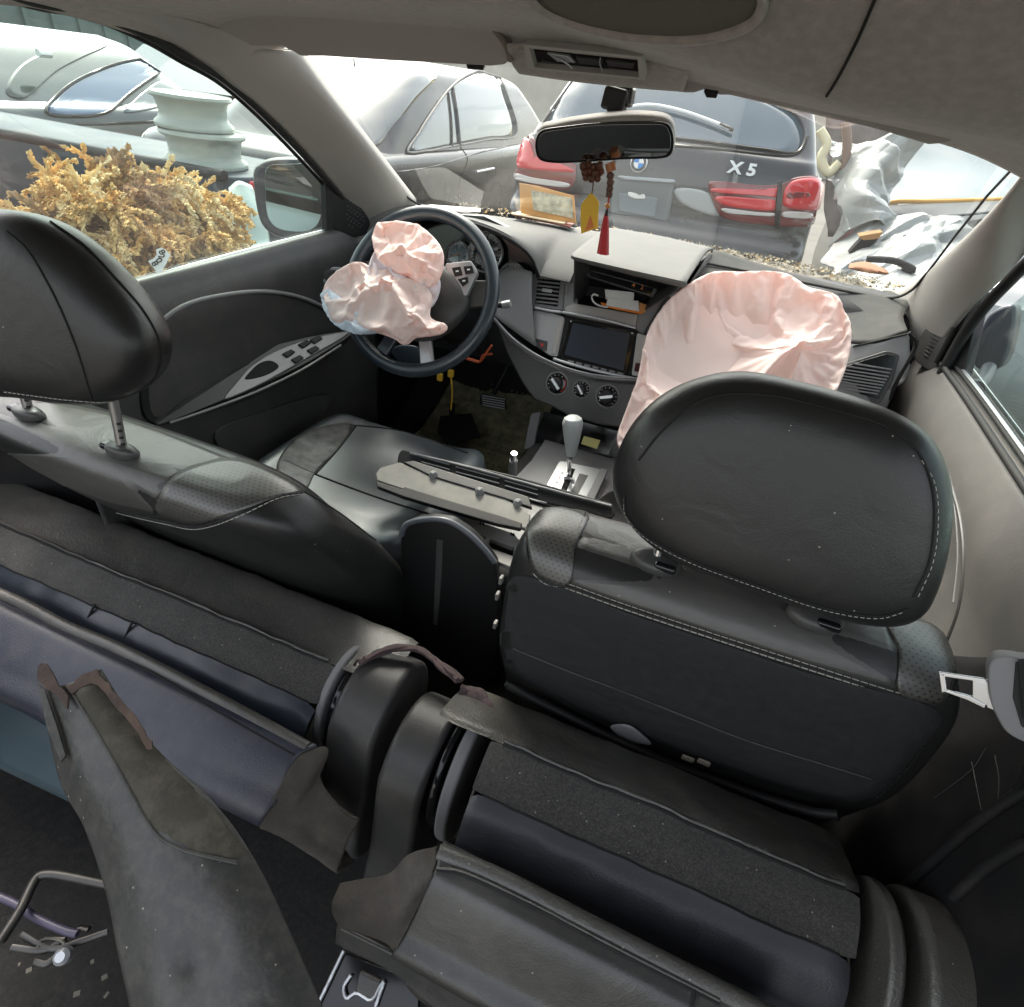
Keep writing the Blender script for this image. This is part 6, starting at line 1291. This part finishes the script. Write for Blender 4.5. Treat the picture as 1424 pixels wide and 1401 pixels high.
# ---- left of us: low dark wreck with dry brush on it, blue flatbed with wheel rims, more cars
dk, d1, _ = hull('low dark wreck close outside the left window with dry brush heaped on it', 'wrecked_car', [(.2, -3.1, -1.45, -.3, 2.50), (.45, -3.2, -1.38, -.4, 2.60), (.60, -3.18, -1.40, -.4, 2.58), (.66, -3.05, -1.5, -.3, 2.45)], None, paint('dark_green_black_paint', (.03, .04, .04), .35, .4), n=(24, 120))
fb, f1, _ = hull('dark blue flat pickup bed standing crosswise under the wheel rims', 'pickup_bed', [(.4, -5.6, -2.32, 2.72, 3.42), (.6, -5.65, -2.28, 2.66, 3.46), (.90, -5.65, -2.28, 2.66, 3.46), (.93, -5.62, -2.32, 2.69, 3.43)], None, P_DK, n=(30, 160), cat='pickup', pw=14)
SF = Surf(f1)
tube('bed_rail', [V(-5.6, 2.67, .94), V(-4, 2.67, .94), V(-2.34, 2.68, .94)], .028, M['black'], fb, 8, n=12)
skin('tail_lamp', SF, [(345, 254), (352, 254), (353, 272), (346, 270)], 12, LAMP, fb, .01, .01, 4)
pg = thing('loose_panel', 'pale green body panel leaning between the dry brush and the door mirror', 'panel', (-1.9, 2.3, .6))
patch('panel_sheet', [[at('x', *p, -2.0) for p in ((318, 262), (332, 252), (350, 258))], [at('x', *p, -1.9) for p in ((322, 300), (345, 290), (368, 300))], [at('x', *p, -1.8) for p in ((318, 345), (345, 342), (376, 342))], [at('x', *p, -1.7) for p in ((240, 372), (300, 362), (370, 352))]], 20, 20, mat('pale_green_paint', (.15, .22, .20), .3, coat=.6), pg, thick=.004, disp=crump(2, .012, 3))
# wheel rims
RIM = mat('pale_green_white_rim_paint', (.33, .36, .32), .35, var=.08, dust=.2)
def rim(label, c, r, h):
    t = thing('wheel_rim', label, 'wheel rim', tuple(c), 'steel rims stacked on the blue pickup bed')
    lathe('rim_barrel', [(r*.80, h*.5), (r*.97, h*.46), (r, h*.5), (r*1.02, h*.42), (r*.99, h*.36), (r*.90, h*.30), (r*.86, h*.1), (r*.84, -h*.1), (r*.88, -h*.25), (r*.98, -h*.36), (r*1.0, -h*.44), (r*.98, -h*.5), (r*.86, -h*.44), (r*.78, 0), (r*.78, h*.4)], c, V(.03, 0, 1), RIM, t, 48, 50)
    d = lathe('rim_disc', [(r*.80, h*.30), (r*.6, h*.38), (r*.34, h*.30), (r*.30, h*.40), (r*.18, h*.40), (r*.16, h*.30), (0, h*.30)], c, V(.03, 0, 1), RIM, t, 40)
    for k in range(8):
        a = k*PI/4; lathe('vent_hole', [(r*.07, 0), (0, .002)], V(*c)+V(r*.52*math.cos(a), r*.52*math.sin(a), h*.372), V(0, 0, 1), M['gloss'], d, 10)
    for k in range(5):
        a = k*2*PI/5; lathe('bolt_hole', [(r*.035, 0), (0, .001)], V(*c)+V(r*.24*math.cos(a), r*.24*math.sin(a), h*.402), V(0, 0, 1), M['gloss'], d, 8)
rim('pale green white wheel rim, the upper one of the stack on the blue bed', (-2.72, 2.92, 1.185), .20, .155)
rim('pale green white wheel rim, the lower one of the stack, partly hidden by the brush', (-2.66, 2.90, 1.02), .215, .16)
# dry brush: hundreds of little knobbly twigs
BR = thing('dry_brush', 'heap of dry orange tan brush lying on the low dark wreck', 'dry brush', (-2.0, 1.8, .66))
rb_ = random.Random(11)
BM = [mat('dry_orange_tan_leaves', (.72, .47, .19), .85, var=.3, vs=30), mat('dry_pale_tan_leaves', (.78, .60, .32), .85, var=.25, vs=30), mat('dry_brown_leaves', (.34, .20, .08), .9, var=.3, vs=30)]
def blob(vs, fs, c, d, l, w):
    d = d.normalized(); u = d.orthogonal().normalized(); x = d.cross(u); k = len(vs)
    vs += [c-d*l, c+u*w, c+x*w*.7, c-u*w, c-x*w*.7, c+d*l]
    fs += [(k, k+1, k+2), (k, k+2, k+3), (k, k+3, k+4), (k, k+4, k+1), (k+5, k+2, k+1), (k+5, k+3, k+2), (k+5, k+4, k+3), (k+5, k+1, k+4)]
HC = V(-2.02, 1.82, .70)
puff('brush_core', [HC+V(.17*math.cos(a), .30*math.sin(a), .06) for a in np.linspace(0, 2*PI, 13)[:-1]], V(0, 0, 1), BM[2], BR, .13, .06, .6, 10, disp=lambda p: p+V(fbm(p, 16), fbm(p+V(9, 0, 0), 16), fbm(p+V(0, 9, 0), 16))*.05)
for s_ in range(120):
    th = rb_.uniform(0, 2*PI); el = rb_.uniform(-.12, 1.0)**1 if s_ % 4 else rb_.uniform(.8, 1.5)
    dirn = V(math.cos(th)*math.cos(el)*.36, math.sin(th)*math.cos(el)*.52, math.sin(el)*.42+.02)
    vs = []; fs = []
    base = HC+dirn*rb_.uniform(.45, .78)+V(rb_.uniform(-.05, .05), rb_.uniform(-.1, .1), 0)
    for br_ in range(11):
        p = base.copy(); d = (dirn.normalized()+V(rb_.uniform(-.8, .8), rb_.uniform(-.8, .8), rb_.uniform(-.5, .5))).normalized()
        Lb = rb_.uniform(.08, .17); st_ = 14
        for k in range(st_):
            d = (d+V(rb_.uniform(-.25, .25), rb_.uniform(-.25, .25), rb_.uniform(-.34, .10))).normalized(); p = p+d*Lb/st_
            for q in range(4):
                e = (d+V(rb_.uniform(-1, 1), rb_.uniform(-1, 1), rb_.uniform(-1, 1))*.9)
                blob(vs, fs, p+e*.007, e, rb_.uniform(.008, .017)*(1.2-k/st_*.4), rb_.uniform(.005, .009))
    o = mesh('brush_sprig', vs, fs, BM[(0, 0, 1, 0, 2, 1)[s_ % 6]], BR, True, 80)
tube('branch', [HC+V(0, -.2, .05), HC+V(.02, 0, .18), HC+V(.05, .3, .12)], .012, BM[2], BR, 6, n=10)
# white tag with handwriting
tg = thing('paper_tag', 'white notched paper tag with four handwritten marks outside the left window', 'tag', tuple(at('x', 221, 362, -1.4)))
TG = PL(at('x', 221, 362, -1.40), (.75, -.55, .35))
panel('tag_sheet', TG, [(217, 347), (224, 344), (230, 347), (237, 354), (232, 365), (224, 379), (219, 380), (215, 374), (206, 363), (214, 359), (218, 354)], .001, M['paper'], tg, 0)
for (x, y, s_) in ((225, 350.5, '8'), (224.5, 356.5, '2'), (221, 362, '0'), (215, 366.5, '8')):
    txt('tag_mark', s_, .026, frame(TG.at(x, y, .0015), TG.at(x+3, y+4, 0)-TG.at(x, y, 0), TG.n), M['seam'], tg, .0002, .0006)
# more cars further left
sc_, c1, c2_ = hull('silver blue hatchback with large slanted windscreen beyond the wheel rims', 'parked_car', [(.25, -7.4, -5.2, 2.2, 6.0), (.6, -7.5, -5.15, 2.0, 6.1), (.90, -7.45, -5.2, 2.1, 6.0), (.98, -7.3, -5.3, 2.5, 5.6)], [(.92, -7.3, -5.25, 2.7, 5.8), (1.15, -7.15, -5.45, 3.2, 5.6), (1.38, -6.95, -5.7, 3.7, 5.4), (1.46, -6.7, -5.95, 4.0, 5.2)], P_SIL, n=(40, 120))
S5 = Surf(c1, c2_)
skin('windscreen', S5, [(64, 156), (92, 122), (138, 98), (185, 84), (238, 80), (236, 92), (206, 112), (176, 134), (150, 156), (110, 162)], 50, mat('sky_blue_glass', (.05, .10, .19), .08, coat=1), sc_, .006)
skin('side_window', S5, [(172, 156), (196, 130), (226, 110), (262, 98), (292, 104), (280, 120), (240, 142), (210, 152)], 40, CG, sc_, .006)
for q_ in ([(8, 128), (20, 100), (50, 78), (100, 64), (150, 62), (118, 78), (80, 98), (50, 124), (30, 138)],): skin('side_window', S5, q_, 40, mat('green_black_glass', (.03, .05, .045), .08, coat=1), sc_, .006)
outline('window_edge', S5, [(64, 156), (92, 122), (138, 98), (185, 84), (238, 80), (236, 92), (206, 112), (176, 134), (150, 156), (110, 162)], 60, .012, M['gloss'], sc_, .008)
tube('body_crease', S5.line([(20, 170), (80, 172), (150, 172), (230, 168), (300, 160)], 30, .004), .012, M['gloss'], sc_, 6)
tube('white_sticker', [S5.at(272, 112, .02) or V(-5.3, 4, 1.3), (S5.at(278, 116, .02) or V(-5.3, 4.1, 1.3))], .03, M['paper'], sc_, 6)
for (nm, lab, x0, x1, y0, y1, h, P_, rt) in (('parked_car', 'grey car behind the silver hatchback, second row to the left', -10.4, -8.6, 2.6, 6.8, 1.5, P_GR, .3), ('parked_car', 'black car with red tail lamp beside the brush', -5.6, -3.9, .6, 2.35, .98, P_SED, 0), ('parked_car', 'white car far left behind the grey one', -13.5, -11.6, 1.5, 6, 1.5, P_WH, .2), ('parked_car', 'dark blue car beyond the silver hatchback, right of it', -8.6, -6.6, 6.8, 11, 1.45, P_DK, .25), ('parked_car', 'dusty black car furthest ahead on the left', -11, -9, 8.5, 13, 1.5, P_SED, .1)):
    t_, l_, k_ = hull(lab, nm, [(.25, x0+.1, x1-.1, y0+.1, y1-.1), (.55, x0, x1, y0, y1), (.84*min(1, h/.98*.98), x0+.02, x1-.02, y0+.05, y1-.05), (.92, x0+.08, x1-.08, y0+.15, y1-.15)], None if h < 1 else [(.9, x0+.1, x1-.1, y0+.6, y1-.9), (1.2, x0+.22, x1-.22, y0+.95, y1-1.4), (h-.04, x0+.36, x1-.36, y0+1.3, y1-1.8), (h, x0+.5, x1-.5, y0+1.6, y1-2.0)], P_, rot=rt, c=((x0+x1)/2, (y0+y1)/2, 0), n=(26, 90))
    if k_:
        f = rotz(((x0+x1)/2, (y0+y1)/2, 0), rt)
        for sx in (x0, x1):
            sg_ = 1 if sx == x1 else -1
            q = [V(sx-sg_*(.12+.14*(zz-.95)/.3), yy, zz) for yy, zz in ((y0+.95, .97), (y0+1.45, h-.12), (y1-1.9, h-.12), (y1-1.2, .97))]
            mesh('side_window', [f(p+V(sg_*.045, 0, 0)) for p in q], [(0, 1, 2, 3)], CG, t_, False)
        q = [V(x, yy, zz) for x, yy, zz in ((x0+.25, y0+.62, .95), (x1-.25, y0+.62, .95), (x1-.45, y0+1.22, h-.12), (x0+.45, y0+1.22, h-.12))]
        mesh('rear_window', [f(p+V(0, -.05, .03)) for p in q], [(0, 1, 2, 3)], CG, t_, False)
    else:
        SB_ = Surf(l_); skin('tail_lamp', SB_, [(8, 232), (22, 234), (30, 262), (10, 266)], 14, LAMP, t_, .008, .008, 4)
# wall at the yard's edge on the left and sheds ahead
wl_ = thing('yard_wall', 'grey green corrugated yard wall far behind the cars on the left', 'wall', (-20, 8, 0))
box('wall_sheet', (-20, 8, 1.3), (.2, 50, 2.6), mat('grey_green_sheet', (.13, .17, .16), .7, var=.2, vs=1), wl_, 0)
for y in np.arange(-16, 33, .8): box('sheet_rib', (-19.86, y, 1.3), (.08, .12, 2.6), mat('sheet_rib', (.12, .16, .15), .7) if y == -16 else bpy.data.materials['sheet_rib'], wl_, 0)
w2 = thing('yard_wall', 'pale yard wall closing the yard behind the parked cars ahead', 'wall', (0, 26, 0))
box('wall_sheet', (0, 26, 1.3), (60, .2, 2.6), mat('pale_wall', (.45, .43, .38), .8, var=.15, vs=1), w2, 0)
# cowl below the windscreen with dry leaves
cw = thing('cowl', 'black cowl panel below the windscreen', 'cowl', (0, 1.85, 1.1))
patch('cowl_panel', [[V(-.75, 1.62, 1.15), V(-.3, 1.74, 1.155), V(.2, 1.765, 1.15), V(.6, 1.70, 1.14), V(.82, 1.62, 1.13)], [V(-.76, 1.72, 1.125), V(-.3, 1.82, 1.12), V(.2, 1.85, 1.115), V(.6, 1.80, 1.105), V(.84, 1.74, 1.10)], [V(-.78, 1.85, 1.12), V(-.3, 1.96, 1.12), V(.2, 1.98, 1.11), V(.6, 1.95, 1.10), V(.86, 1.90, 1.08)]], 50, 16, M['black'], cw, thick=.004)
patch('engine_cover', [[V(-.8, 1.9, 1.02), V(0, 2.02, 1.04), V(.85, 1.95, 1.0)], [V(-.8, 2.4, .95), V(0, 2.5, .97), V(.85, 2.4, .93)], [V(-.8, 2.9, .85), V(0, 3.0, .87), V(.85, 2.9, .83)]], 20, 20, M['steel'], cw, thick=.004)
LV = [mat('dry_leaf_tan', (.30, .24, .15), .9), mat('dry_leaf_pale', (.44, .39, .28), .9), mat('dry_leaf_dark', (.10, .09, .065), .9), mat('dry_leaf_ochre', (.50, .33, .13), .9)]
dirt = patch('dirt', [[V(-.60, 1.70, 1.130), V(-.2, 1.80, 1.135), V(.2, 1.82, 1.135), V(.55, 1.775, 1.130), V(.72, 1.71, 1.12)], [V(-.60, 1.76, 1.135), V(-.2, 1.86, 1.145), V(.2, 1.88, 1.15), V(.55, 1.84, 1.145), V(.74, 1.77, 1.13)], [V(-.60, 1.80, 1.125), V(-.2, 1.92, 1.125), V(.2, 1.95, 1.12), V(.55, 1.90, 1.11), V(.74, 1.83, 1.10)]], 120, 24, mat('pale_dirt', (.26, .235, .18), .95, c2=(.05, .045, .035), vs=45, bump=(120, 1, 'noise')), None, disp=lambda p: p+V(0, 0, .014*fbm(p, 22)+.004))
dirt['kind'] = 'stuff'
rl_ = random.Random(3)
VS = [[], [], [], []]; FS = [[], [], [], []]
for k in range(1500):
    x = rl_.uniform(-.58, .74) if k % 3 else rl_.uniform(.05, .74); u = rl_.random(); yb = 1.79-.14*(x-.05)**2
    c = V(x, yb+u*.11, 1.148+.012*rl_.random()+.010*math.sin(u*PI)); i = rl_.choice((0, 0, 1, 1, 2, 3)); s = rl_.uniform(.002, .006)
    a = rl_.uniform(0, PI); d = V(math.cos(a), math.sin(a), rl_.uniform(-.4, .4))*s; e = V(-math.sin(a), math.cos(a), rl_.uniform(-.6, .6))*s*.45; n_ = len(VS[i])
    VS[i] += [c-d, c+e+V(0, 0, .003), c+d, c-e, c+V(0, 0, s*.3)]; FS[i] += [(n_, n_+1, n_+4), (n_+1, n_+2, n_+4), (n_+2, n_+3, n_+4), (n_+3, n_, n_+4)]
for i in range(4):
    o = mesh('leaf_litter', VS[i], FS[i], LV[i], None, False); o['kind'] = 'stuff'
bl2 = thing('leaf', 'large brown dead leaf at the right end of the cowl litter', 'leaf', tuple(at('z', 1205, 372, 1.15)))
patch('leaf_blade', [[at('z', *p, 1.17) for p in ((1182, 366), (1205, 364), (1232, 374))], [at('z', *p, 1.178) for p in ((1180, 372), (1205, 371), (1236, 380))], [at('z', *p, 1.168) for p in ((1184, 374), (1204, 379), (1232, 382))]], 10, 8, mat('brown_leaf', (.26, .11, .05), .8), bl2, thick=.0008)
